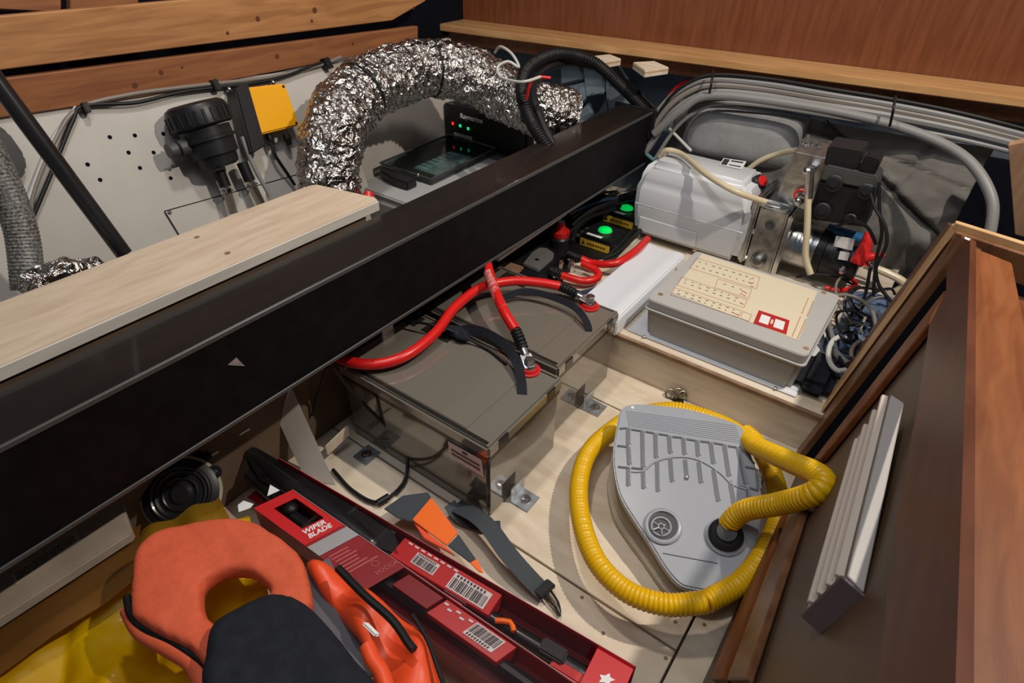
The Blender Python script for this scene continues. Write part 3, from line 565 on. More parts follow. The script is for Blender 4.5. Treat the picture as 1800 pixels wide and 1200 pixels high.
# fittings and hoses of the pump
for px, py in ((1423, 300), (1407, 352)):
    a = P(px, py, Y=1.685); mb = MB().lathe(a, (0, -1, .2), [(-.01, .014), (.012, .014), (.016, .01), (.026, .009), (.026, 0)], 6); mb.ball(a + V((0, -.03, .008)), .012); mb.build('elbow_fitting', STEEL, hu)
a = P(1407, 343, Y=1.682); MB().torus(a, (0, -1, .2), .014, .003).build('red_ring', REDP, hu)
cable([P(a, b, Y=y) for a, b, y in ((1423, 308, 1.65), (1421, 335, 1.645), (1419, 400, 1.63), (1416, 450, 1.62), (1425, 482, 1.61))], .0085, CABB, 'cream hydraulic hose hanging straight down in front of the motor', 'hose', 'cream_hose', n=12)
tag(MB().cyl(P(1425, 300, Y=1.643), P(1421, 348, Y=1.643), .0095, n=14).build('hose_ferrule', STEEL), 'steel ferrule at the top of the hanging cream hose', 'ferrule')
cable([P(a, b, z=z) for a, b, z in ((1160, 275, .36), (1172, 264, .385), (1200, 272, .385), (1240, 305, .385), (1290, 335, .37), (1345, 355, .34))], .0085, CABB, 'cream hose lying over the white oil tank', 'hose', 'cream_hose', n=12)
tag(MB().cyl(P(1342, 354, z=.34), P(1392, 367, z=.32), .0095, n=14).build('hose_ferrule', ZINC), 'grey ferrule joining the tank hose to the pump block', 'ferrule')
cable([P(a, b, Y=y) for a, b, y in ((1300, 310, 1.87), (1335, 283, 1.86), (1370, 270, 1.85), (1400, 264, 1.80))], .008, CABB, 'cream hose passing behind the tank to the silver block', 'hose', 'cream_hose', n=12)
cable([P(a, b, Y=y) for a, b, y in ((1130, 266, 1.8), (1150, 282, 1.79))], .006, TEAL, 'pale green tube stub left of the white tank', 'tube', 'green_tube')
# red boots and black leads
rb = thing('terminal_boot', 'glossy red rubber terminal boots on the motor end', 'boot', P(1520, 450, Y=1.70))
MB().sweep([P(1527, 408, Y=1.69), P(1522, 432, Y=1.68), P(1510, 462, Y=1.67)], .017, n=14, rf=lambda t: .55 + .8 * t).build('boot_body', REDP, rb)
MB().sweep([P(1510, 460, Y=1.67), P(1530, 452, Y=1.665), P(1556, 448, Y=1.67)], .014, n=14, rf=lambda t: 1.1 - .6 * t).build('boot_arm', REDP, rb)
for i, (pts, lb) in enumerate(((((1530, 340), (1538, 365), (1555, 395), (1558, 430), (1540, 470), (1535, 520)), 'black lead dropping from the lower solenoid past the red boots'), (((1545, 320), (1546, 370), (1550, 410), (1540, 460), (1545, 500), (1575, 540)), 'black lead dropping from the upper plug past the red boots'), (((1470, 398), (1500, 388), (1525, 400), (1540, 430)), 'short black lead arching over the motor'), (((1530, 470), (1520, 520), (1500, 560), (1490, 590)), 'black lead running from the red boots to the cable tangle'))):
    cable([P(a, b, Y=1.66 - .02 * (i == 0) - .012 * k) for k, (a, b) in enumerate(pts)], .0042, RUB, lb, 'cable', 'black_lead')
for px, py, lb in ((1480, 478, 'small steel nut terminal left of the red boots'), (1530, 470, 'steel nut terminal just under the red boots')):
    tag(MB().lathe(P(px, py, Y=1.68), (0, -.5, 1), [(0, .009), (.01, .009), (.01, .005), (.02, .005), (.02, 0)], 6).build('terminal_nut', STEEL), lb, 'nut')
cable([P(a, b, z=z) for a, b, z in ((1490, 485, .17), (1505, 500, .15), (1480, 510, .14), (1450, 505, .14))], .006, RED, 'red lead curling below the small terminal nut', 'wire', 'red_wire')
cable([P(a, b, z=z) for a, b, z in ((1400, 487, .17), (1430, 482, .17), (1470, 487, .17), (1500, 500, .15))], .0035, PLAS, 'thin dark lead lying behind the control box', 'wire', 'dark_lead')
# coil of cables right of the control box
rnd = random.Random(5)
for k in range(15):
    cx, cy = 1495 + rnd.uniform(-22, 40), 575 + rnd.uniform(-45, 45); R_ = rnd.uniform(20, 50); ph = rnd.uniform(0, 6.28); z0 = .15 + .03 * rnd.random(); ec = rnd.uniform(.6, 1.2); tl = rnd.uniform(-.8, .8)
    pts = []
    for i in range(rnd.choice((5, 7, 9))):
        a_ = ph + i * .75; dx_, dy_ = R_ * math.cos(a_), R_ * ec * math.sin(a_) ; px_ = min(cx + dx_ * math.cos(tl) - dy_ * math.sin(tl) + 4 * i, 1500 + (700 - (cy + dy_)) * .42); pts.append(P(max(px_, 1455), cy + dy_, z=z0 + .02 * math.sin(1.7 * a_ + k)))
    cable(pts, .0034 + .0012 * (k % 3 == 0), (RUB, RUB, PLAS, RUB, CABT)[k % 5], 'one of the thin looping leads in the tangle right of the control box', 'cable', 'looped_lead', 'looping leads right of the control box')
cable([P(1478 + 22 * math.cos(a_), 622 + 30 * math.sin(a_), z=.17) for a_ in [1.2 + i * .5 for i in range(9)]], .006, CABW, 'thick white cable loop nearest the locker trim', 'cable', 'white_cable')
cable([P(a, b, z=.20) for a, b in ((1455, 530), (1480, 518), (1510, 525), (1532, 545), (1540, 575))], .0042, CABT, 'pale taupe cable arching over the tangle', 'cable')
cable([P(a, b, z=.15) for a, b in ((1450, 560), (1460, 590), (1470, 620), (1490, 640))], .009, CABG, 'grey conduit lying beside the control box', 'cable', 'grey_conduit')
cable([P(a, b, z=.19) for a, b in ((1555, 520), (1580, 525), (1610, 505), (1660, 470))], .010, CABG, 'grey conduit running up beside the locker trim', 'cable', 'grey_conduit')
# ================================================================ CONTROL BOX
cb = thing('control_box', 'grey plastic control box with a cream printed lid on the raised deck', 'box', (-.257, 1.33, .113))
MB().box(-.478, -.060, 1.176, 1.50, .1135, .119, .002, 1).build('base_plate', WHITE, cb)
t = bmesh.new(); a = [t.verts.new(p) for p in ((-.434, 1.187, .120), (-.078, 1.187, .120), (-.078, 1.475, .120), (-.434, 1.475, .120))]; b = [t.verts.new(p) for p in ((-.442, 1.180, .196), (-.071, 1.180, .196), (-.071, 1.483, .196), (-.442, 1.483, .196))]
t.faces.new(a[::-1]); t.faces.new(b)
for i in range(4): t.faces.new((a[i], a[(i + 1) % 4], b[(i + 1) % 4], b[i]))
bmesh.ops.bevel(t, geom=[e for e in t.edges if abs(e.verts[0].co.z - e.verts[1].co.z) > .01], offset=.012, segments=4, affect='EDGES'); bmesh.ops.recalc_face_normals(t, faces=t.faces)
mb = MB(); mb.add(t); mb.build('box_body', GBOX, cb)
def rrect(x0, x1, y0, y1, r, z, n=5):
    out = []
    for cx, cy, a0 in ((x1 - r, y1 - r, 0), (x0 + r, y1 - r, 90), (x0 + r, y0 + r, 180), (x1 - r, y0 + r, 270)):
        out += [V((cx + r * math.cos(math.radians(a0 + 90 * k / n)), cy + r * math.sin(math.radians(a0 + 90 * k / n)), z)) for k in range(n + 1)]
    return out
MB().prism(rrect(-.448, -.065, 1.174, 1.489, .014, .196), (0, 0, .005), .001, 1).build('rim_flange', GBOXL, cb)
LZ = .2245
MB().prism(rrect(-.444, -.069, 1.178, 1.486, .014, .2015), (0, 0, LZ - .2015), .002).build('lid', GBOXL, cb)
def lp(px, py, dz=0): return P(px, py, z=LZ + dz)
for px, py in ((1221, 441), (1161, 517), (1417, 612), (1448, 514)): MB().lathe(lp(px, py), (0, 0, 1), [(0, .0065), (.0006, .0065), (.0006, .003), (.0003, .0)], 16).build('lid_screw', PLYE, cb)
mb = MB().prism([lp(a, b, .0002) for a, b in ((1234, 446), (1437, 512), (1403, 598), (1180, 514))], (0, 0, .0006)); cl = mb.build('cream_label', CREAM, cb, False)
def frame(px, m, w_=.0011, name='printed_outline'):
    q = [lp(a, b, .0011) for a, b in px]; mb = MB(); q.append(q[0])
    for a, b in zip(q, q[1:]): mb.obox(a, b - a, (b - a).normalized().cross(V((0, 0, 1))) * w_, (0, 0, .0003))
    return mb.build(name, m, cl, False)
frame(((1224, 453), (1336, 487), (1330, 508), (1212, 471)), PTAN); frame(((1262, 490), (1322, 508), (1316, 525), (1256, 505)), PTAN)
frame(((1198, 486), (1314, 527), (1308, 541), (1190, 501)), PTAN); frame(((1186, 505), (1304, 546), (1298, 558), (1179, 518)), PTAN); frame(((1306, 547), (1322, 553), (1316, 565), (1301, 559)), PTAN)
def ticks(p0, p1, n, m, rows=2, dv=(-3, 9), seed=0):
    r_ = random.Random(seed); mb = MB()
    for k in range(n):
        for j in range(rows):
            s_ = k / (n - 1); x = p0[0] + (p1[0] - p0[0]) * s_ + dv[0] * j; y = p0[1] + (p1[1] - p0[1]) * s_ + dv[1] * j; wd = r_.choice((3, 4.5, 5.5)); c0 = lp(x, y, .0011); dv_ = lp(x + wd, y + wd * .32, .0011) - c0
            mb.obox(c0, dv_, V((-.0008, .0022, 0)), (0, 0, .0003))
    mb.build('printed_marks', m, cl, False)
ticks((1228, 460), (1322, 489), 9, PBLK, 2, (-5, 8)); ticks((1272, 499), (1300, 508), 3, PBLK, 1); ticks((1204, 492), (1292, 523), 8, PBLK, 2, (-2, 5), 2); ticks((1192, 511), (1288, 544), 9, PBLK, 2, (-2, 5), 3)
ticks((1318, 490), (1322, 497), 2, PRED, 2, (-3, 6), 4); ticks((1303, 511), (1308, 514), 2, PRED, 2, (-2, 5), 5); ticks((1300, 532), (1303, 534), 2, PRED, 1); ticks((1292, 552), (1295, 553), 2, PRED, 1)
q = [lp(a, b, .001) for a, b in ((1334, 545), (1388, 563), (1382, 588), (1324, 568))]
MB().prism(q, (0, 0, .0004)).build('red_field', PRED, cl, False)
q = [p + V((0, 0, .0004)) for p in (q[3], q[2], q[1], q[0])]
for s0, s1 in ((.13, .42), (.58, .88)): MB().prism([quad_on(*q, a, b) for a, b in ((s0, .2), (s1, .2), (s1, .78), (s0, .78))], (0, 0, .0004)).build('white_window', PWHT, cl, False)
MB().prism([quad_on(*q, a, b) for a, b in ((.465, .35), (.535, .35), (.535, .65), (.465, .65))], (0, 0, .0004)).build('cream_window', CREAM, cl, False)
mb = MB()
for (a, b) in (((1420, 524), (1391, 592)), ((1429, 529), (1400, 596))):
    for k in range(17):
        if k in (7,): continue
        c0 = lp(a[0] + (b[0] - a[0]) * k / 17, a[1] + (b[1] - a[1]) * k / 17, .0011); mb.obox(c0, lp(b[0], b[1], .0011) - lp(a[0], a[1], .0011) if 0 else (lp(b[0], b[1], .0011) - lp(a[0], a[1], .0011)) / 24, V((.0022, .0006, 0)), (0, 0, .0003))
mb.build('printed_line', PTAN, cl, False)
for x, y in ((-.105, 1.175), (-.43, 1.172)): screw((x, y, .1205), (0, 0, 1), .004, cb)
# white PVC channel
wc = thing('white_channel', 'white plastic trough with rounded edges left of the control box', 'trough', (-.56, 1.35, .113))
prof = [(-.075, 0), (.072, 0), (.072, .030), (.066, .044), (.050, .050), (.02, .046), (-.02, .042), (-.062, .047), (-.075, .047)]
mb = MB(); mb.prism([V((-.553 + x * .86, 1.135, .1136 + z)) for x, z in prof], (0, .43, 0), .003); mb.build('channel', WHITE, wc)
# ================================================================ BATTERIES
def battery(y0, y1, label, strap, x1=-.455):
    t = thing('battery', label, 'battery', (-.66, (y0 + y1) / 2, 0), None)
    x0 = -.86
    MB().box(x0 + .005, x1 - .005, y0 + .005, y1 - .005, .001, .178, .006).build('case', BATT, t)
    MB().box(x0, x1, y0, y1, .1785, .2085, .005).build('lid', BATL, t)
    MB().box(x0 + .004, x1 - .004, y0 + .004, y1 - .004, .166, .1785, .001, 1).build('lid_seam', BATD, t)
    MB().box(x0 + .012, x1 - .065, y0 + .016, y1 - .016, .2087, .2105, .001, 1).build('top_panel', BATL, t)
    MB().box(x0 + .01, x1 - .01, y0 + .006, y0 + .0145, .2087, .2092).build('lid_groove', BATD, t, False)
    MB().box(x0 + .01, x1 - .01, y1 - .014, y1 - .0105, .2087, .2092).build('lid_groove', BATD, t, False)
    for k in range(3): MB().box(x0 + .01 + .05 * k, x0 + .04 + .05 * k, y1 - .06, y1 - .02, .2106, .2112, .0005, 1).build('vent_cover', BATD, t, False)
    for yy in (y0 + .03, y1 - .06): MB().box(x1 - .004, x1 + .001, yy, yy + .03, .182, .204, .001, 1).build('strap_notch', BATD, t, False)
    return t
b1 = battery(.573, .823, 'nearer grey lead battery with a white label on its front', 0)
b2 = battery(.840, 1.112, 'farther grey lead battery beside the white trough', 1, -.479)
q = [P(a, b, Y=.577) for a, b in ((791, 802), (851, 838), (847, 808), (788, 775))]
lb = plate(*q).build('white_label', PWHT, b1, False); mb = MB()
for k in range(16):
    a_ = .08 + k * .053
    for t0, t1 in ((.52, .66), (.26, .40)): mb.prism([quad_on(*q, a, b) + V((0, -.0012, 0)) for a, b in ((a_, t0), (a_ + .038, t0), (a_ + .038, t1), (a_, t1))], (0, -.0003, 0))
mb.prism([quad_on(*q, a, b) + V((0, -.0012, 0)) for a, b in ((.42, .78), (.58, .78), (.58, .9), (.42, .9))], (0, -.0003, 0))
mb.build('label_print', PBLK, lb, False)
# terminals
for par, (tx, ty), nm in ((b1, (930, 650), 0), (b2, (1036, 538), 1)):
    c0 = P(tx, ty, z=.2105)
    MB().lathe(c0, (0, 0, 1), [(0, .024), (.002, .024), (.003, .020), (.009, .018), (.009, 0)], 28).build('red_terminal_ring', REDP, par)
    MB().lathe(c0 + V((0, 0, .0092)), (0, 0, 1), [(0, .015), (.003, .015), (.003, .0)], 24).build('washer', STEEL, par)
    MB().lathe(c0 + V((0, 0, .0165)), (0, 0, 1), [(0, .0115), (.012, .0115), (.0135, .010), (.0135, 0)], 6).build('bolt', STEEL, par)
# red main cables (with heat-shrink and lug)
def maincable(pts, label, r=.0115, shrink=None, lug=None):
    t = thing('red_battery_cable', label, 'cable', pts[0]); MB().sweep(pts, r, n=18).build('jacket', RED, t)
    if shrink: MB().sweep(shrink, r * .95, n=16, corr=(.008, .0018), step=.0015).build('heat_shrink', RUB, t)
    if lug:
        a, b = V(lug[0]), V(lug[1]); d = (b - a).normalized(); s = d.cross(V((0, 0, 1))).normalized()
        MB().cyl(a, a.lerp(b, .5), .0085, n=14).build('lug_barrel', STEEL, t)
        MB().obox(a.lerp(b, .45) - s * .013, (b - a) * .75, s * .026, (0, 0, .003), .001, 1).build('lug', STEEL, t)
    return t
A = lambda l: [P(a, b, z=z) for a, b, z in l]
T2 = P(1036, 538, z=.2105) + V((0, 0, .0125)); T1 = P(930, 650, z=.2105) + V((0, 0, .0125))
rc1 = maincable(A([(560, 600, .24), (605, 632, .235), (660, 640, .232), (715, 624, .235), (765, 585, .24), (800, 540, .25), (845, 506, .255), (900, 494, .255), (950, 497, .25), (984, 503, .242)]), 'thick red cable snaking over both batteries to the far terminal', shrink=A([(984, 503, .242), (1000, 510, .237), (1014, 518, .230)]), lug=(P(1010, 516, z=.231), T2))
rc2 = maincable(A([(852, 440, .30), (858, 470, .292), (868, 505, .287), (885, 545, .277), (906, 580, .26)]), 'red cable dropping from the beam to the near battery terminal, scuffed white', shrink=A([(906, 580, .26), (914, 598, .250), (919, 612, .240)]), lug=(P(917, 608, z=.243), T1))
MB().sweep(A([(859, 480, .2905), (867, 503, .2875), (876, 526, .282), (884, 543, .2775)]), .01175, n=18).build('scuffed_section', mat('scuffed_red', (.60, .30, .28), .5, col2=(.64, .02, .02), vscale=90, detail=3), rc2)
maincable(A([(1138, 420, .165), (1116, 442, .17), (1080, 463, .16), (1040, 462, .145), (1022, 455, .15)]), 'red cable running from under the white tank to the battery switch', .011, A([(1022, 455, .15), (1008, 450, .152), (998, 446, .152)]))
maincable(A([(1024, 463, .15), (1048, 476, .145), (1050, 488, .14), (1025, 494, .138), (988, 484, .14)]), 'short red cable looping beside the grey busbar block', .011, A([(988, 484, .14), (976, 479, .142), (966, 474, .144)]))
cable(A([(1110, 458, .125), (1085, 488, .122), (1040, 510, .122), (1005, 515, .125), (975, 505, .13)]), .007, mat('navy_cable', (.02, .04, .08), .4), 'dark blue cable curving along the white trough')
# webbing handles and thin cables on the batteries
def strap_(pts, label, wd=.02, th=.0025, m=NAVY, up=(0, 0, 1)): return tag(MB().ribbon(pts, wd, th, up).build('webbing_strap', m), label, 'strap')
strap_(A([(918, 700, .205), (916, 668, .218), (905, 630, .235), (880, 600, .24), (840, 580, .235), (800, 580, .222)]), 'black webbing handle arching over the near battery', up=(.5, -.7, .5))
strap_(A([(1035, 590, .20), (1032, 568, .222), (1010, 540, .235), (965, 520, .238), (920, 512, .238), (880, 525, .225)]), 'black webbing handle arching over the far battery', .016, up=(.5, -.7, .5))
tag(wrinkled(MB().ball(P(805, 585, z=.225), .03, (1.1, .6, .4), 24), .006, 60).build('cloth_knot', NAVY), 'black bunched tape knot beside the red cable on the near battery', 'tape')
cable(A([(720, 565, .235), (755, 570, .24), (790, 580, .235), (850, 610, .215), (890, 640, .214)]), .003, RUB, 'thin black lead lying across the near battery lid')
cable(A([(580, 640, .26), (620, 690, .18), (665, 735, .11), (700, 770, .06), (716, 805, .03), (708, 850, .012), (665, 882, .01), (620, 862, .008), (585, 825, .008)]), .0038, RUB, 'thin black lead looping down in front of the near battery')
cable(A([(575, 645, .25), (560, 690, .15), (548, 730, .08)]), .003, RUB, 'second thin black lead hanging down behind the white upright', 'cable')
tag(MB().sweep(A([(664, 884, .012), (684, 872, .014)]), .0075, n=10).build('lead_plug', RUB), 'small black plug on the loop of the thin lead', 'plug')
# floor brackets
def bracket(px, py, upn, label, flip=1):
    c0 = P(px, py, z=.0) + V((.003 if upn else 0, 0, 0)); t = thing('angle_bracket', label, 'bracket', c0)
    MB().box(c0.x - .0205, c0.x + .021, c0.y - .023, c0.y + .023, .0005, .0035, .0008, 1).build('foot_plate', ZINC, t, False)
    if upn == 'x': MB().box(c0.x - .0215, c0.x - .0185, c0.y - .023, c0.y + .023, .0005, .042, .0008, 1).build('upright_plate', ZINC, t, False)
    MB().lathe(c0 + V((0, 0, .0036)), (0, 0, 1), [(0, .012), (.0015, .012), (.0015, .0075), (.004, .006), (.005, 0)], 20).build('screw_head', STEEL, t)
    return t
bracket(921, 878, 'x', 'zinc angle bracket screwed to the floor beside the near battery')
bracket(1044, 717, 'x', 'zinc angle bracket screwed to the floor beside the far battery')
bracket(645, 800, '', 'flat zinc plate with a round screw left of the near battery')
# ================================================================ SWITCH AND FUSES
bb = thing('busbar_block', 'dark grey rounded busbar cover with a centre hole beside the battery cables', 'busbar', P(950, 470, z=.113))
q = [P(a, b, z=.165) for a, b in ((918, 463), (946, 474), (972, 452), (974, 443), (962, 435), (948, 434), (936, 441))]
MB().prism(q, (0, 0, -.012), .003).build('cover_top', mat('cover_grey', (.16, .155, .15), .45), bb); MB().prism([P(a, b, z=.152) for a, b in ((890, 468), (948, 492), (978, 455), (976, 442), (950, 430), (930, 436))], (0, 0, -.036), .003).build('base_block', PLAS, bb)
MB().lathe(P(944, 456, z=.1655), (0, 0, 1), [(0, .006), (.0006, .006), (.0006, 0)], 16).build('centre_hole', DARK, bb)
for px, py in ((985, 462), (1000, 447), (975, 476), (1005, 463)):
    c0 = P(px, py, z=.14); mb = MB().lathe(c0, (0, 0, 1), [(-.025, .010), (0, .010), (.004, .008), (.012, .006), (.012, 0)], 6); mb.build('stud_nut', STEEL, bb)
ks = thing('battery_switch', 'red knobbed battery isolator switch below the black beam', 'switch', P(985, 425, z=.113))
c0 = P(983, 428, z=.12)
MB().lathe(V((c0.x, c0.y, .1135)), (0, 0, 1), [(0, .036), (.03, .034), (.036, .028), (.036, 0)], 32).build('switch_base', PLAS, ks)
MB().lathe(V((c0.x, c0.y, .150)), (0, 0, 1), [(0, .030), (.016, .030), (.020, .024), (.021, .015), (.044, .0145), (.046, .0135), (.046, 0)], 32).build('red_knob', REDP, ks)
MB().box(c0.x - .034, c0.x + .034, c0.y - .006, c0.y + .006, .155, .170, .003).build('knob_wing', REDP, ks)
MB().lathe(V((c0.x, c0.y, .1962)), (0, 0, 1), [(0, .011), (.0008, .011), (.0008, 0)], 20).build('knob_disc', PWHT, ks)
def fuse(cx, cy, label, w2=.058, d2=.055):
    c0 = P(cx, cy, z=.155); t = thing('fuse_holder', label, 'fuse', (c0.x, c0.y, .113), 'fuse holders with green lenses')
    MB().box(c0.x - w2, c0.x + w2, c0.y - d2, c0.y + d2, .1136, .150, .006).build('holder_body', PLAS, t)
    MB().box(c0.x - w2 + .004, c0.x + w2 - .004, c0.y - d2 + .004, c0.y + d2 - .004, .150, .156, .003).build('holder_cover', BLACK, t)
    q = [V((c0.x - w2 + .006, c0.y - d2 - .0002, .119)), V((c0.x + w2 - .006, c0.y - d2 - .0002, .119)), V((c0.x + w2 - .006, c0.y - d2 - .0002, .143)), V((c0.x - w2 + .006, c0.y - d2 - .0002, .143))]
    yl = plate(*q).build('yellow_label', YLAB, t, False); mb = MB()
    for k in range(7): mb.prism([quad_on(*q, a, b) + V((0, -.0012, 0)) for a, b in ((.25 + .09 * k, .4), (.31 + .09 * k, .4), (.31 + .09 * k, .62), (.25 + .09 * k, .62))], (0, -.0003, 0))
    mb.prism([quad_on(*q, a, b) + V((0, -.0012, 0)) for a, b in ((.05, .25), (.17, .25), (.11, .8))], (0, -.0003, 0)); mb.build('label_print', PBLK, yl, False)
    MB().box(c0.x - w2 + .02, c0.x + .015, c0.y - d2 + .008, c0.y - d2 + .020, .1562, .1568).build('white_sticker', PWHT, t, False)
    MB().lathe(V((c0.x, c0.y + .005, .156)), (0, 0, 1), [(0, .025), (.003, .0245), (.003, .022), (0.0031, 0)], 28).build('lens_ring', GREYB, t)
    MB().lathe(V((c0.x, c0.y + .005, .159)), (0, 0, 1), [(0, .0225), (.006, .020), (.010, .012), (.011, 0)], 28).build('green_lens', LED, t)
    for sx in (-1, 1):
        for yy in (-.03, .0, .03): MB().cyl(V((c0.x + sx * w2, c0.y + yy, .132)), V((c0.x + sx * (w2 + .022), c0.y + yy, .130)), .007, n=10).build('cable_lug', GREYB, t)
    return t
fuse(1062, 408, 'nearer black fuse holder with a glowing green lens and yellow label'); fuse(1100, 369, 'farther black fuse holder with a glowing green lens beside the white tank', .062, .05)
tag(MB().prism([P(a, b, z=.1145) for a, b in ((905, 470), (1000, 372), (1130, 330), (1122, 410), (1085, 452), (1012, 462), (985, 500))], (0, 0, .003), .001).build('black_mat', RUB), 'black base board under the fuse holders and battery switch', 'board')
nav = mat('navy_cable', (.02, .04, .08), .4)
for k, (nm, m_, r_, l) in enumerate((('outermost', RUB, .008, ((1002, 384, .18), (1030, 365, .19), (1060, 350, .2), (1085, 338, .21))), ('second', RUB, .009, ((1006, 398, .15), (1025, 380, .17), (1060, 362, .19), (1120, 345, .19))), ('third', nav, .006, ((1000, 376, .21), (1030, 362, .21), (1070, 350, .20), (1125, 352, .18))), ('fourth', RUB, .007, ((1000, 410, .15), (1030, 385, .17), (1070, 370, .17), (1090, 362, .17))), ('fifth', PLAS, .008, ((1005, 425, .14), (1015, 400, .155), (1045, 378, .16), (1075, 372, .15))), ('sixth', RUB, .006, ((1070, 448, .14), (1090, 430, .15), (1105, 412, .15), (1118, 400, .15))), ('innermost', RUB, .008, ((1062, 455, .14), (1085, 445, .145), (1105, 425, .15), (1125, 405, .15))))):
    cable(A(l), r_, m_, nm + ' from the beam of the seven dark cables crowding the fuse holders', 'cable', 'black_cable', 'dark cables below the beam')
cable(A([(1020, 350, .2), (1060, 345, .2), (1120, 350, .18)]), .006, mat('navy_cable', (.02, .04, .08), .4), 'dark blue cable at the far end below the beam')
cable(A([(1010, 335, .2), (1060, 338, .21), (1125, 332, .2)]), .005, CABG, 'thin grey cable left of the tank, farthest below the beam')
br = thing('paint_brush', 'old paint brush lying between the red cable and the busbar block', 'brush', P(900, 475, z=.16))
MB().prism([P(a, b, z=.165) for a, b in ((877, 453), (868, 472), (905, 485), (922, 468))], (0, 0, -.012), .003).build('bristles', mat('bristle', (.30, .17, .09), .8, var=.4, vscale=60, stretch=(1, 8, 1)), br)
MB().prism([P(a, b, z=.166) for a, b in ((908, 484), (922, 468), (965, 488), (950, 500))], (0, 0, -.014), .003).build('handle', PLAS, br)
# ================================================================ HASP
hp = thing('toggle_latch', 'small steel and black toggle latch on the deck riser above the foot pump', 'latch', P(1190, 700, z=.05))
for px, py, r in ((1178, 692, .011), (1192, 690, .010), (1200, 694, .009), (1186, 701, .010)):
    MB().torus(P(px, py, Y=1.138), (.4 + .1 * r, -.6, .6), r, .0026).build('steel_link', mat('old_brass', (.20, .17, .11), .4, .8), hp)
MB().prism([P(a, b, Y=1.128) for a, b in ((1178, 703), (1200, 701), (1202, 720), (1181, 721))], (0, .006, 0), .002).build('black_catch', RUB, hp)
# ================================================================ FOOT PUMP
fp = thing('foot_pump', 'grey shield shaped foot pump with cream bellows and a ribbed lid', 'pump', (-.18, .72, 0))
# lid plane tilts: back (hinge) end lower
FN = V((0, -.31, 1)); FD = .14 - .31 * .88
def fpz(px, py, dz=0): return PP(FN, FD + dz, px, py)
outl = [(1103, 711), (1135, 709), (1200, 716), (1250, 728), (1292, 742), (1308, 755), (1318, 790), (1332, 830), (1339, 870), (1338, 905), (1330, 950), (1305, 995), (1282, 1020), (1262, 1032), (1240, 1037), (1215, 1033), (1195, 1026), (1170, 998), (1140, 950), (1110, 905), (1090, 870), (1080, 830), (1078, 790), (1084, 750), (1090, 722)]
top_ = [fpz(a, b) for a, b in outl]; cen = sum(top_, V()) / len(top_)
def dense(pp, k=4):
    e = pp; n = len(e); out = []
    for i in range(n):
        a, b, c2, d = e[i - 1], e[i], e[(i + 1) % n], e[(i + 2) % n]
        for j in range(k):
            t = j / k; out.append(.5 * ((2 * b) + (c2 - a) * t + (2 * a - 5 * b + 4 * c2 - d) * t * t + (3 * b - a - 3 * c2 + d) * t ** 3))
    return out
top_ = dense(top_, 3)
MB().prism(top_, (0, 0, -.016), .003).build('lid_plate', PUMPG, fp)
def ringpoly(s, z): return [V((cen.x + (p.x - cen.x) * s, cen.y + (p.y - cen.y) * s, z if z is not None else p.z)) for p in top_]
t = bmesh.new(); rings = []
for i in range(15):
    f_ = i / 14; s = .955 - .035 * (i % 2); rings.append([t.verts.new((cen.x + (p.x - cen.x) * s, cen.y + (p.y - cen.y) * s, .020 + max(.002, p.z - .016 - .020) * f_)) for p in top_])
for A_, B_ in zip(rings, rings[1:]):
    for i in range(len(A_)): t.faces.new((A_[i], A_[(i + 1) % len(A_)], B_[(i + 1) % len(A_)], B_[i]))
t.faces.new(rings[0]); t.faces.new(rings[-1]); bmesh.ops.recalc_face_normals(t, faces=t.faces); mb = MB(); mb.add(t); mb.build('bellows', PUMPC, fp)
MB().prism(ringpoly(1.0, .001), (0, 0, .018), .004).build('base_tray', PUMPC, fp)
# ribs: the lid is solid, dark strips paint the shade in its pockets
xs = [(1085, 750), (1104, 757), (1129, 757), (1153, 762), (1176, 766), (1201, 770), (1225, 775), (1249, 779), (1273, 784), (1297, 784), (1310, 790)]
def mapz(px, py, d=.0008): return fpz(px, py, d)
recs = [  # painted shade strips: (top x,y) -> (bottom x,y), drawn beside the lighter rib
 ((1104, 752), (1104, 783)), ((1129, 757), (1130, 823)), ((1152, 762), (1153, 806)), ((1176, 766), (1178, 798)), ((1201, 770), (1203, 800)), ((1225, 774), (1227, 803)), ((1249, 778), (1254, 816)), ((1273, 781), (1281, 838)), ((1297, 787), (1310, 852)),
 ((1104, 785), (1106, 818)), ((1104, 822), (1104, 855)), ((1130, 824), (1131, 860)), ((1155, 812), (1156, 865)), ((1178, 806), (1181, 848)), ((1204, 808), (1207, 840)), ((1228, 812), (1232, 850)), ((1254, 826), (1262, 882)), ((1283, 845), (1290, 888)), ((1313, 858), (1316, 878)), ((1331, 825), (1333, 862))]
for (a, b) in recs:
    q = [mapz(a[0] - 3.6, a[1]), mapz(a[0] + 1.4, a[1] - 1), mapz(b[0] + 1.4, b[1]), mapz(b[0] - 3.6, b[1] - 2)]
    MB().prism(q, (0, 0, .0006)).build('slot', PUMPR, fp, False)
for (a, b) in [((1085, 783), (1104, 785)), ((1086, 820), (1106, 822)), ((1110, 822), (1130, 824)), ((1106, 754), (1127, 757)), ((1132, 758), (1150, 761)), ((1155, 762), (1174, 765)), ((1179, 767), (1199, 769)), ((1204, 771), (1223, 774)), ((1228, 775), (1247, 777)), ((1252, 778), (1271, 781)), ((1276, 783), (1295, 786)), ((1310, 820), (1329, 824)), ((1290, 853), (1311, 857)), ((1317, 857), (1333, 862)), ((1300, 784), (1326, 815)), ((1089, 753), (1101, 752))]:
    n_ = V((0, 0, 1)); pa, pb = mapz(*a), mapz(*b); s_ = (pb - pa).cross(n_).normalized() * .0022
    MB().prism([pa - s_, pb - s_, pb + s_, pa + s_], (0, 0, .0006)).build('slot', PUMPR, fp, False)
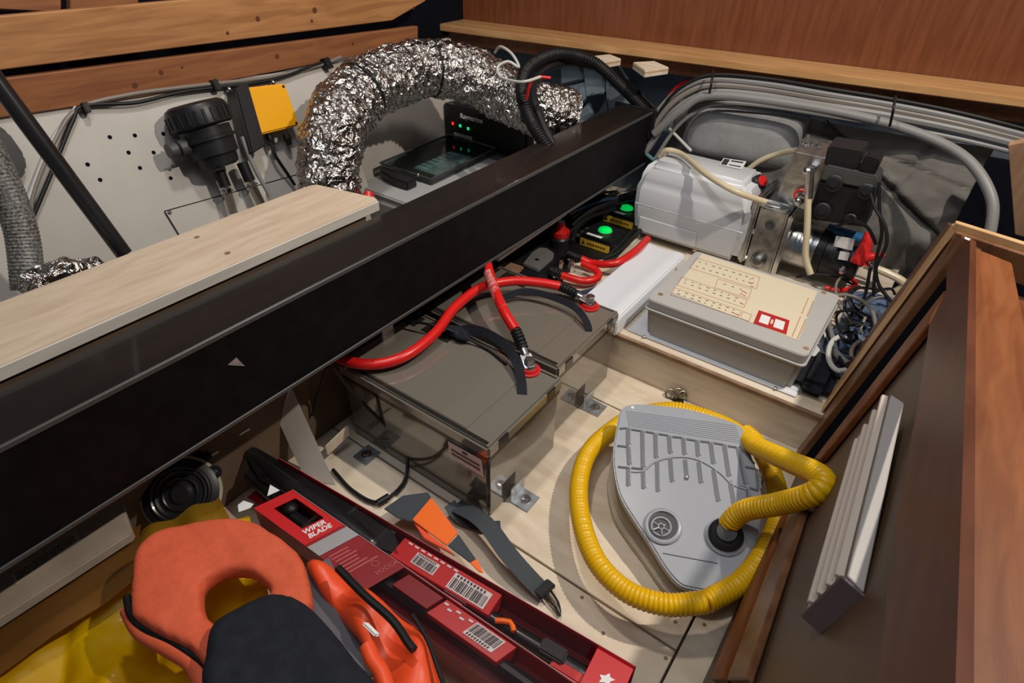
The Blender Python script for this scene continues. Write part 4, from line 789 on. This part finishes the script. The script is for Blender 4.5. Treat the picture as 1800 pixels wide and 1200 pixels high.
arc = [mapz(a, b, .001) for a, b in ((1108, 828), (1130, 828), (1150, 812), (1178, 804), (1204, 803), (1228, 808), (1254, 822), (1272, 836), (1286, 850), (1312, 860))]
MB().sweep(arc, .0022, n=8).build('arched_rib', PUMPG, fp)
for a, b in recs: MB().sweep([mapz(a[0] + 4, a[1], .001), mapz(b[0] + 4, b[1] - 3, .001)], .0017, n=6, step=1).build('rib', PUMPG, fp)
for k in range(9):
    MB().sweep([mapz(1100 + .5 * k, 722 + 3.2 * k, .0003), mapz(1293 + 1.5 * k, 748 + 3.8 * k, .0003)], .0008, n=5, step=1).build('grip_line', PUMPG, fp)
MB().sweep([mapz(1165, 972, .0003), mapz(1262, 990, .0003)], .0009, n=5, step=1).build('moulded_line', PUMPR, fp)
MB().lathe(mapz(1207, 840, .0005), FN, [(0, .0045), (.003, .004), (.006, .002), (.006, 0)], 10).build('centre_pin', ALU, fp)
MB().lathe(mapz(1112, 716, .0003), FN, [(0, .0035), (.0006, .0035), (.0006, 0)], 12).build('corner_hole', PWHT, fp)
# inlet port
ip = mapz(1165, 925, 0); 
MB().lathe(ip, FN, [(-.001, .034), (.004, .034), (.006, .031), (.006, .027), (.0015, .0265), (.0012, .0)], 40).build('inlet_ring', PUMPG, fp)
MB().lathe(ip + FN.normalized() * .0014, FN, [(0, .0255), (.0008, .0255), (.0008, .0)], 32).build('inlet_well_shade', mat('well_shade', (.035, .035, .04), .5), fp)  # near-black disc paints the shade of a deep well on the solid lid
ic = ip + FN.normalized() * .0024 + V((-.002, -.003, 0)); MB().torus(ic, FN, .017, .0022).build('grille_ring', PUMPG, fp); mb = MB()
for k in range(6): a = k * math.pi / 3; mb.sweep([ic + V((.005 * math.cos(a), .005 * math.sin(a), 0)), ic + V((.017 * math.cos(a), .017 * math.sin(a), 0))], .0015, n=6, step=1)
mb.torus(ic, FN, .005, .0015); mb.build('grille_spokes', PUMPG, fp)
op = mapz(1275, 943, 0)
MB().lathe(op, FN, [(-.001, .035), (.004, .035), (.006, .031), (.006, 0)], 40).build('outlet_ring', PUMPG, fp)
MB().lathe(op + FN.normalized() * .006, FN, [(0, .030), (.006, .030), (.009, .027), (.012, .019), (.018, .017), (.018, 0)], 36).build('black_collar', PLAS, fp)
# yellow hose: one continuous loop
hpts = [(1279, 938, .085), (1282, 920, .118), (1310, 897, .16), (1370, 885, .22), (1425, 870, .28), (1448, 850, .30), (1435, 832, .29), (1390, 812, .24), (1330, 785, .17), (1270, 745, .08), (1190, 720, .06), (1120, 730, .05), (1075, 755, .055), (1035, 795, .06), (1018, 850, .065), (1022, 915, .07), (1048, 985, .075), (1100, 1038, .08), (1170, 1062, .085), (1240, 1058, .09), (1305, 1020, .095), (1350, 960, .10), (1370, 900, .105), (1360, 840, .105), (1330, 780, .10), (1310, 760, .09)]
yh = thing('pump_hose', 'yellow corrugated hose coiled around the grey foot pump', 'hose', P(1100, 1040, z=0))
MB().sweep(A(hpts[:9]), .0175, n=18, step=.0011, corr=(.0075, .0013)).build('corrugated_hose', YEL, yh)
MB().sweep(A(hpts[9 - 1:20]), .0175, n=18, step=.0011, corr=(.0075, .0013)).build('corrugated_hose', YEL, yh)
MB().sweep(A(hpts[19:]), .0175, n=18, step=.0011, corr=(.0075, .0013)).build('corrugated_hose', YEL, yh)
# ================================================================ white ribbed strip bundle on the right wall
WSH = mat('channel_white_shaded', (.40, .375, .36), .45); WSR = mat('channel_white_lit', (.58, .50, .43), .4)  # white plastic: shade painted into the shell grey, light into the rib cream
wsb = thing('ribbed_channel', 'white ribbed plastic channel fixed along the brown locker side', 'channel', P(1490, 1010, z=.53))
o0 = P(1490, 1012, z=.53); u0 = P(1567, 693, z=.53) - o0; v0 = P(1519, 1040, z=.53) - o0; w0 = V((-.012, -.004, -.075))
MB().obox(o0, u0, v0 * 1.0, V((0, 0, -.062)), .001, 1).build('outer_shell', WSH, wsb, False)
for k in range(4):
    f_ = .05 + k * .25
    MB().obox(o0 + w0 * f_ * .85 + V((-.001, 0, 0)), u0 * (1 - .04 * k) , V((-.007, -.001, 0)), w0 * .06, .0008, 1).build('raised_rib', WSR, wsb, False)
MB().obox(o0 + w0 * .9, u0 * .985, V((.01, 0, 0)), w0 * .12, .0008, 1).build('bottom_flange', WSH, wsb, False)
MB().obox(o0 + w0 * .02 + V((-.004, -.003, 0)), V((0, .003, 0)), v0 + V((.006, 0, 0)), w0 * .98, .0008, 1).build('end_cap', mat('end_cap_shaded', (.13, .09, .10), .6), wsb, False)  # dark purple paints the shade on the near end of the channel
tag(MB().lathe(P(1385, 1192, z=.30), (0, -.3, 1), [(-.03, .026), (0, .028), (.012, .024), (.018, .012), (.018, 0)], 28).build('metal_knob', mat('grey_knob', (.24, .24, .20), .35, .4)), 'rounded grey metal knob at the bottom edge right of the floor', 'knob')
# ================================================================ LOWER LEFT: WHITE UPRIGHT
a0 = P(498, 668, z=.20); a1 = P(585, 860, z=.0); 
tag(MB().obox(a1 - V((.03, .0, 0)), a0 - a1, V((.028, .012, 0)), V((-.035, -.02, .0)), .002).build('white_upright', OFFW), 'white painted upright leaning below the beam left of the floor plate', 'upright')
tag(MB().obox(P(575, 800, z=.03), P(612, 765, z=.05) - P(575, 800, z=.03), V((.002, .004, .0)), V((.0, .0, .03)), .001).build('small_batten', PLY), 'small pale batten beside the white upright', 'batten')
# beige sign board lying under the beam at the left
sb = thing('label_board', 'beige board with a small printed text strip lying under the beam', 'board', P(100, 980, z=.2))
q = [P(a, b, z=.20) for a, b in ((-40, 1110), (232, 935), (212, 878), (-40, 1030))]
MB().prism(q, (0, 0, -.02), .003).build('board', mat('board_taupe', (.42, .35, .28), .6, var=.15, vscale=15), sb)
q = [P(a, b, z=.2006) for a, b in ((28, 1027), (142, 948), (134, 932), (18, 1010))]
ls = MB().prism(q, (0, 0, .0005)).build('text_strip', mat('strip_tan', (.55, .48, .36), .5), sb, False); mb = MB(); r_ = random.Random(1)
for row in range(4):
    s = .05
    while s < .92:
        wd = r_.uniform(.02, .06); mb.prism([quad_on(*q, a, b) + V((0, 0, .0009)) for a, b in ((s, .15 + row * .19), (min(s + wd, .95), .15 + row * .19), (min(s + wd, .95), .24 + row * .19), (s, .24 + row * .19))], (0, 0, .0002)); s += wd + .014
mb.build('tiny_print', PBLK, ls, False)
# dark round horn / blower
hn = thing('round_blower', 'black round plastic blower with a printed ring under the beam', 'blower', P(315, 870, z=.10))
hc = P(318, 868, z=.14); ha = V((.55, -.35, .75)).normalized()
MB().lathe(hc, ha, [(-.06, .058), (-.004, .062), (.0, .062), (.004, .054), (.006, .040), (.003, .036), (.003, .020), (.008, .014), (.008, 0)], 40).build('housing', PLAS, hn)
MB().lathe(hc + ha * -.012, ha, [(0, .0665), (.006, .0665), (.006, .062), (.0065, 0)], 40).build('printed_ring', mat('ring_taupe', (.45, .40, .33), .5), hn)
MB().torus(hc + ha * .004, ha, .047, .004, n=40).build('face_ring', BLACK, hn); MB().torus(hc + ha * .004, ha, .028, .003, n=32).build('face_ring', BLACK, hn)
tb = P(376, 830, z=.15); MB().lathe(tb, ha, [(-.004, .013), (.002, .013), (.002, 0)], 20).build('screw_lug', PLAS, hn); MB().lathe(tb + ha * .002, ha, [(0, .006), (.003, .005), (.003, 0)], 12).build('lug_screw', STEEL, hn)
for k, (px, py) in enumerate(((345, 797), (362, 802))): MB().box(*sum(([c - .008, c + .008] for c in P(px, py, z=.16)), []), bev=.003).build('terminal_block', RUB, hn)
for px, py, lb in ((430, 760, 'upper white fibre strip on the brown side below the beam'), (375, 800, 'lower white fibre strip on the brown side below the beam')):
    a = P(px - 9, py + 5, X=-.9045); b = P(px + 9, py - 6, X=-.9045); tag(MB().obox(a, b - a, V((.0015, 0, 0)), V((0, 0, .003))).build('white_strip', PWHT), lb, 'strip')
for pts, lb in ((((418, 888), (428, 880), (446, 886), (440, 893), (420, 900)), 'small torn white paper left of the red package end'), (((475, 852), (492, 862), (470, 872)), 'small white paper corner above the red package end')):
    tag(MB().prism([P(a, b, z=.135) for a, b in pts], (0, 0, .001)).build('paper_scrap', PWHT), lb, 'paper')
# ================================================================ WIPER BLADE PACKAGES
TXT = PWHT
def along(o, u, v, s, t, w_=0, n=None): return o + u * s + v * t + (n or V((0, 0, 1))) * w_
# package B: printed "WIPER BLADE", nearer the camera
def package(c0, c1, cE, zt, h, label, seed):
    o = P(*c0, z=zt); v = P(*c1, z=zt) - o; u = P(*cE, z=zt) - P(*c1, z=zt); t = thing('wiper_blade_package', label, 'package', o - V((0, 0, h)), 'wiper blade packages')
    return o, u, v, t
o, u, v, t = package((446, 893), (514, 861), (1003, 1196), .135, .05, 'red wiper blade package with its name printed near the left end', 1)
H = .05; nz = V((0, 0, 1)); u = u * 1.12
MB().obox(o - nz * H, u, v, nz * .003, .001, 1).build('back_card', PDRED, t, False)
MB().obox(o - nz * (H - .003), u * .002, v, nz * (H - .003), .0005, 1).build('end_card', CRED, t, False)
MB().obox(o - nz * (H - .003), u, v * .015, nz * (H - .004), .0005, 1).build('side_card', PDRED, t, False)
MB().obox(o + v * .985 - nz * (H - .003), u, v * .015, nz * (H - .001), .0005, 1).build('side_card', CRED, t, False)
MB().sweep([o + v - V((0, 0, 0)), o + v + u], .0013, n=6, step=1).build('blister_edge', WASTE, t)
MB().obox(o + u * .30, u * .70, v, nz * .0008).build('clear_cover', CLEAR, t, False)
# card face with window
def card(s0, s1, t0, t1, z=.0, th=.0008, m=CRED, name='printed_card'): return MB().obox(along(o, u, v, s0, t0, z), u * (s1 - s0), v * (t1 - t0), nz * th).build(name, m, t, False)
card(0, .035, 0, 1, 0); card(.035, .15, 0, .30, 0); card(.035, .15, .86, 1, 0); card(.15, .42, 0, 1, 0, m=PDRED); card(.15, .205, 0, 1, .0009)
card(.035, .15, .30, .86, .0002, .0004, CLEAR, 'window')
MB().ball(along(o, u, v, .045, .62, -.012), .014, (1, 1, .7)).build('blade_hook', PLAS, t)
MB().sweep([along(o, u, v, s_, .55, -.022) for s_ in (.04, .3, .6, .98)], .011, n=10).build('wiper_blade', PLAS, t)
q = [along(o, u, v, a, b, .0018) for a, b in ((.215, 0), (.26, 0), (.26, 1), (.215, 1))]; MB().prism([q[0], q[1], q[2], q[3]], nz * .0004).build('silver_band', mat('silver_band', (.5, .5, .52), .3, .4), t, False)
vu = v.normalized(); uu = u.normalized()
text('WIPER', 'lettering', TXT, along(o, u, v, .172, .2, .002), vu, -uu, .0135, t, .0002, .0004); text('BLADE', 'lettering', TXT, along(o, u, v, .193, .2, .002), vu, -uu, .0135, t, .0002, .0004)
mb = MB(); r_ = random.Random(4)
for row in range(7):
    mb.obox(along(o, u, v, .275 + row * .012, .12, .001), v * r_.uniform(.4, .75), u * .004, nz * .0003)
mb.build('tiny_print', mat('pink_print', (.45, .10, .10), .5), t, False)
text('VOCCA', 'lettering', mat('pink_print', (.45, .10, .10), .5), along(o, u, v, .40, .42, .001), vu, -uu, .011, t, .0002)
MB().sweep([along(o, u, v, .37, b, .0012) + uu * a for a, b in ((0, .55), (-.010, .62), (-.006, .72), (.004, .68), (0, .55))], .0008, n=5).build('printed_emblem', mat('pink_print', (.45, .10, .10), .5), t)
def carton(s0, s1, t0, t1, zt_, hh, m=CRED, par=None): return MB().obox(along(o, u, v, s0, t0, zt_ - hh), u * (s1 - s0), v * (t1 - t0), nz * hh, .0008, 1).build('inner_carton', m, par or t, False)
def bar(s0, s1, t0, t1, z_):
    q = [along(o, u, v, a, b, z_) for a, b in ((s0, t0), (s1, t0), (s1, t1), (s0, t1))]
    MB().prism(q, nz * .0004).build('barcode_label', PWHT, t, False); barcode('barcode', *[x for x in q], PBLK, t)
carton(.56, .76, .42, .95, -.002, .03); bar(.655, .735, .52, .90, -.0012)
carton(.44, .55, .5, .95, -.004, .02, PDRED)
mb = MB()
for k in range(5): mb.obox(along(o, u, v, .565 + k * .018, .82 - .08 * (k % 2), -.0012), u * .012, v * .05, nz * .0004)
mb.build('tiny_print', PWHT, t, False)
# package A: farther one
o, u, v, t = package((405, 810), (436, 770), (1120, 1172), .10, .05, 'clear and red wiper blade package lying along the floor, farther of the two', 2)
v = P(600, 897, z=.10) - P(622, 880, z=.10); o = P(430, 770, z=.10); u = P(1118, 1172, z=.10) - o; v = P(1010, 1190, z=.10) - P(1108, 1180, z=.10); v = v - u.normalized() * v.dot(u.normalized()); v = v.normalized() * .078
MB().obox(o - nz * H + u * .10, u * .90, v, nz * .003, .001, 1).build('back_card', PDRED, t, False)
MB().obox(o + u * .12 - nz * (H - .003), u * .88, v * .06, nz * (H - .003), .0005, 1).build('side_card', PDRED, t, False)
MB().obox(o + u * .12 + nz * .0004, u * .88, v * .07, nz * .0006).build('top_flange', CLEARR, t, False)
MB().obox(o + u * .12 + v * .07, u * .80, v * .93, nz * .0008).build('clear_cover', CLEAR, t, False)
MB().sweep([o + u * .12, o + u], .0011, n=6, step=1).build('blister_edge', mat('rose_edge', (.45, .15, .18), .2), t)
MB().obox(o + u * .93 - nz * .001, u * .068, v, nz * .0018, .0005, 1).build('end_card', CRED, t, False)
st_ = [along(o, u, v, .965, .5, .0012) + uu * .011 * math.cos(a_) * (1 if k % 2 else .55) + vu * .011 * math.sin(a_) * (1 if k % 2 else .55) for k, a_ in enumerate([i * math.pi / 5 for i in range(10)])]
MB().prism(st_, nz * .0004).build('hanger_hole', PWHT, t, False)
MB().sweep([along(o, u, v, s_, b_, z_) for s_, b_, z_ in ((.0, .15, -.015), (.08, .3, -.012), (.2, .42, -.010), (.35, .5, -.012), (.5, .55, -.02), (.94, .5, -.025))], .017, n=14, rf=lambda x: .6 + .55 * math.sin(min(1, x * 3) * 1.57) - .35 * (x > .5)).build('wiper_blade', BLACK, t)
MB().prism([P(a, b, z=.098) for a, b in ((424, 785), (445, 780), (480, 800), (570, 850), (690, 928), (712, 985), (650, 962), (545, 900), (452, 846), (436, 820))], (0, 0, -.02), .006).build('wiper_cover', BLACK, t)
MB().sweep([along(o, u, v, s_, b_, z_) for s_, b_, z_ in ((.08, .65, -.02), (.2, .8, -.02), (.42, .9, -.022))], .012, n=10).build('wiper_arm', PLAS, t)
MB().obox(along(o, u, v, .40, .0, -.012), u * .07, v * .5, V((0, 0, .001))).build('clear_tab', CASEL, t, False)
carton(.50, .735, .10, .62, -.002, .034, CRED, t); carton(.43, .68, .66, .98, -.008, .02, CRED, t)
bar(.545, .60, .24, .52, -.0012); bar(.635, .72, .2, .58, -.0012)
mb = MB()
for k in range(8): mb.obox(along(o, u, v, .515 + k * .016, .14, -.0014), u * .010, v * .04, nz * .0004)
mb.build('tiny_print', PWHT, t, False)
MB().obox(along(o, u, v, .636, .628, -.034), u * .05, v * .006, nz * .030).build('carton_side_print', CASEL, t, False)
MB().sweep([along(o, u, v, .75, .62, -.004), along(o, u, v, .775, .5, -.003), along(o, u, v, .79, .62, -.003)], .0045, n=8).build('orange_clip', ORG3, t)
MB().obox(along(o, u, v, .84, .35, -.02), u * .05, v * .3, nz * .015, .003).build('blade_adapter', PLAS, t)
MB().obox(along(o, u, v, .87, .55, -.02), u * .10, v * .22, nz * .008, .002).build('red_insert', CRED, t)
# ================================================================ WEBBING STRAP AND ORANGE TAB
ws = thing('buckled_strap', 'dark grey webbing strap with a black buckle on the plywood floor', 'strap', P(950, 1040, z=0))
MB().ribbon(A([(800, 888, .02), (835, 905, .045), (862, 930, .05), (895, 975, .045), (930, 1015, .03), (960, 1045, .012)]), .034, .002, (0, 0, 1)).build('webbing', WEB, ws)
MB().ribbon(A([(790, 885, .03), (810, 910, .015), (850, 925, .008), (880, 925, .006)]), .026, .002, (0, 0, 1)).build('webbing_tail', WEB, ws)
MB().obox(P(935, 1042, z=.014), P(962, 1020, z=.014) - P(935, 1042, z=.014), P(950, 1055, z=.014) - P(935, 1042, z=.014), V((0, 0, .009)), .002).build('buckle', RUB, ws)
for k in range(3): MB().sweep(A([(958 + 5 * k, 1048 - 5 * k, .012), (975 + 3 * k, 1066 - 4 * k, .012), (985, 1083 - 3 * k, .008)]), .0022, n=8).build('buckle_wire', STEEL if k == 1 else RUB, ws)
ot = thing('orange_strap', 'bright orange strap end with dark grey cloth sewn at both ends', 'strap', P(780, 920, z=0))
MB().prism([P(a, b, z=.055) for a, b in ((758, 876), (805, 938), (785, 960), (725, 915))], (0, 0, .004), .001).build('orange_panel', ORG3, ot)
MB().prism([P(a, b, z=.054) for a, b in ((675, 895), (708, 872), (752, 866), (760, 878), (725, 918), (700, 912))], (0, 0, .003), .001).build('grey_end', WEB, ot)
MB().prism([P(a, b, z=.053) for a, b in ((787, 960), (806, 940), (838, 985), (826, 990))], (0, 0, .003), .001).build('grey_end', WEB, ot)
MB().prism([P(a, b, z=.054) for a, b in ((826, 990), (838, 983), (850, 1008), (842, 1006))], (0, 0, .003), .001).build('orange_tip', ORG3, ot)
MB().prism([P(a, b, z=.055) for a, b in ((728, 918), (785, 962), (800, 975), (745, 945))], (0, 0, -.006), .001).build('orange_fold', ORG2, ot)
# ================================================================ LIFE JACKET
def puff(outline, zc, h, name, m, parent, holes=(), rim_=.04, sub=.006, warp=None, seed=0):
    pts = [P(a, b, z=zc) for a, b in outline]; pts = dense(pts, 5); hs = [dense([P(a, b, z=zc) for a, b in hh], 5) for hh in holes]
    cu = bpy.data.curves.new('c', 'CURVE'); cu.dimensions = '2D'; cu.fill_mode = 'BOTH'; cu.extrude = h / 2; cu.resolution_u = 1
    for pl in [pts] + hs:
        sp = cu.splines.new('POLY'); sp.points.add(len(pl) - 1); sp.use_cyclic_u = True
        for k, p in enumerate(pl): sp.points[k].co = (p.x, p.y, 0, 1)
    ob = bpy.data.objects.new('c', cu); C.objects.link(ob); me = bpy.data.meshes.new_from_object(ob.evaluated_get(bpy.context.evaluated_depsgraph_get())); bpy.data.objects.remove(ob)
    mo = bpy.data.objects.new('m', me); C.objects.link(mo); md = mo.modifiers.new('r', 'REMESH'); md.mode = 'VOXEL'; md.voxel_size = sub
    me2 = bpy.data.meshes.new_from_object(mo.evaluated_get(bpy.context.evaluated_depsgraph_get())); bpy.data.objects.remove(mo)
    segs = []
    for pl in [pts] + hs: segs += [(pl[i], pl[(i + 1) % len(pl)]) for i in range(len(pl))]
    mb = MB(); mb.bm.from_mesh(me2)
    for v_ in mb.bm.verts:
        d = 1e9
        for a, b in segs:
            ax_, ay_ = b.x - a.x, b.y - a.y; l2 = ax_ * ax_ + ay_ * ay_ + 1e-12; k = max(0, min(1, ((v_.co.x - a.x) * ax_ + (v_.co.y - a.y) * ay_) / l2)); d = min(d, (v_.co.x - a.x - k * ax_) ** 2 + (v_.co.y - a.y - k * ay_) ** 2)
        d = min(1, math.sqrt(d) / rim_); prof_ = math.sqrt(max(0, 1 - (1 - d) ** 2)); z_ = v_.co.z
        v_.co.z = zc - h / 2 + z_ * (.25 + .75 * prof_)
        v_.co.z += .006 * noise.noise(V((v_.co.x * 14 + seed, v_.co.y * 14, 0))) + .002 * noise.noise(V((v_.co.x * 50 + seed, v_.co.y * 50, 0)))
        if warp: v_.co.z += warp(v_.co.x, v_.co.y)
    return mb.build(name, m, parent, ang=3)
lj = thing('life_jacket', 'orange foam life jacket collar with a dark navy front flap and black piping', 'life jacket', P(400, 1050, z=.10))
oc = [(224, 1062), (228, 1010), (236, 960), (275, 928), (340, 912), (400, 907), (440, 910), (485, 935), (522, 965), (538, 1005), (544, 1062), (500, 1085), (440, 1130), (370, 1170), (330, 1135), (280, 1110), (238, 1085)]
puff(oc, .25, .036, 'orange_collar', ORG, lj, holes=[((356, 1020), (385, 1000), (425, 996), (455, 1012), (472, 1036), (440, 1080), (400, 1095), (360, 1078), (352, 1045))], rim_=.010)
MB().sweep([P(a, b, z=.232) for a, b in ((223, 1048), (230, 1080), (255, 1105), (300, 1125), (340, 1150), (368, 1175), (380, 1210))], .0052, n=10).build('black_piping', RUB, lj)
MB().sweep([P(a, b, z=.222) for a, b in ((228, 1070), (250, 1108), (300, 1138), (340, 1165), (362, 1210))], .012, n=12).build('orange_hem', ORG, lj)
puff([(354, 1205), (356, 1150), (366, 1095), (395, 1068), (440, 1048), (480, 1037), (515, 1042), (545, 1062), (580, 1100), (620, 1150), (665, 1215), (600, 1300), (420, 1300)], .275, .03, 'navy_flap', NAVY, lj, rim_=.02, seed=4)
puff([(536, 988), (548, 980), (600, 998), (660, 1040), (720, 1085), (752, 1130), (770, 1180), (790, 1230), (690, 1260), (655, 1190), (640, 1135), (600, 1080), (560, 1030)], .21, .045, 'orange_front', ORG2, lj, rim_=.02, seed=8, warp=lambda x, y: .012 * math.sin(x * 60 + y * 30))
MB().sweep([P(a, b, z=.242) for a, b in ((594, 998), (640, 1045), (690, 1090), (718, 1130), (728, 1142))], .0055, n=10).build('black_piping', RUB, lj)
MB().sweep([P(a, b, z=.225) for a, b in ((725, 1080), (752, 1125), (770, 1175), (790, 1230))], .003, n=10).build('black_piping', RUB, lj)
MB().ribbon([P(a, b, z=z) for a, b, z in ((545, 1000, .19), (575, 1060, .185), (620, 1125, .18), (650, 1190, .18))], .06, .006).build('grey_lining', mat('lining_grey', (.10, .10, .115), .7), lj)
MB().obox(P(636, 1098, z=.238), P(660, 1122, z=.238) - P(636, 1098, z=.238), V((.004, .006, 0)), V((0, 0, .006)), .002).build('white_toggle', PWHT, lj)
MB().sweep([P(a, b, z=.245) for a, b in ((645, 1135), (655, 1160), (670, 1180), (680, 1210))], .01, n=12).build('orange_loop', ORG2, lj)
# yellow foul-weather bag
def yb_(u_, v_):
    a = quad_on(P(-60, 1290, z=.10), P(545, 1290, z=.10), P(442, 915, z=.10), P(-60, 1195, z=.10), u_, v_)
    z_ = .125 + .035 * noise.noise(V((a.x * 7, a.y * 9, 3))) + .012 * noise.noise(V((a.x * 30, a.y * 18, 6))) + .02 * abs(math.sin(a.x * 16 + a.y * 22))
    return V((a.x, a.y, z_))
tag(sheet(yb_, 80, 80, .004).build('yellow_bag', YELC, ang=3), 'crumpled shiny yellow waterproof bag under the life jacket', 'bag')
def am(u_, v_):
    a = quad_on(P(-60, 1240, z=.165), P(236, 1030, z=.165), P(250, 925, z=.165), P(-60, 1080, z=.165), u_, v_); a.z = .175 + .01 * noise.noise(V((a.x * 12, a.y * 12, 5))); return a
tag(sheet(am, 30, 30, .003).build('amber_sheet', AMB, ang=3), 'dull amber folded sheet between the beige board and the yellow bag', 'sheet')
tag(sheet(lambda u_, v_: quad_on(P(225, 1000, z=.16), P(430, 960, z=.16), P(384, 872, z=.16), P(250, 932, z=.16), u_, v_) + V((0, 0, .006 * math.sin(12 * u_))), 20, 8, .003).build('yellow_fold', mat('mustard', (.40, .22, .012), .5), ang=3), 'mustard yellow cloth edge above the life jacket collar', 'cloth')
for o in bpy.data.objects:
    if '_o' in o: del o['_o']
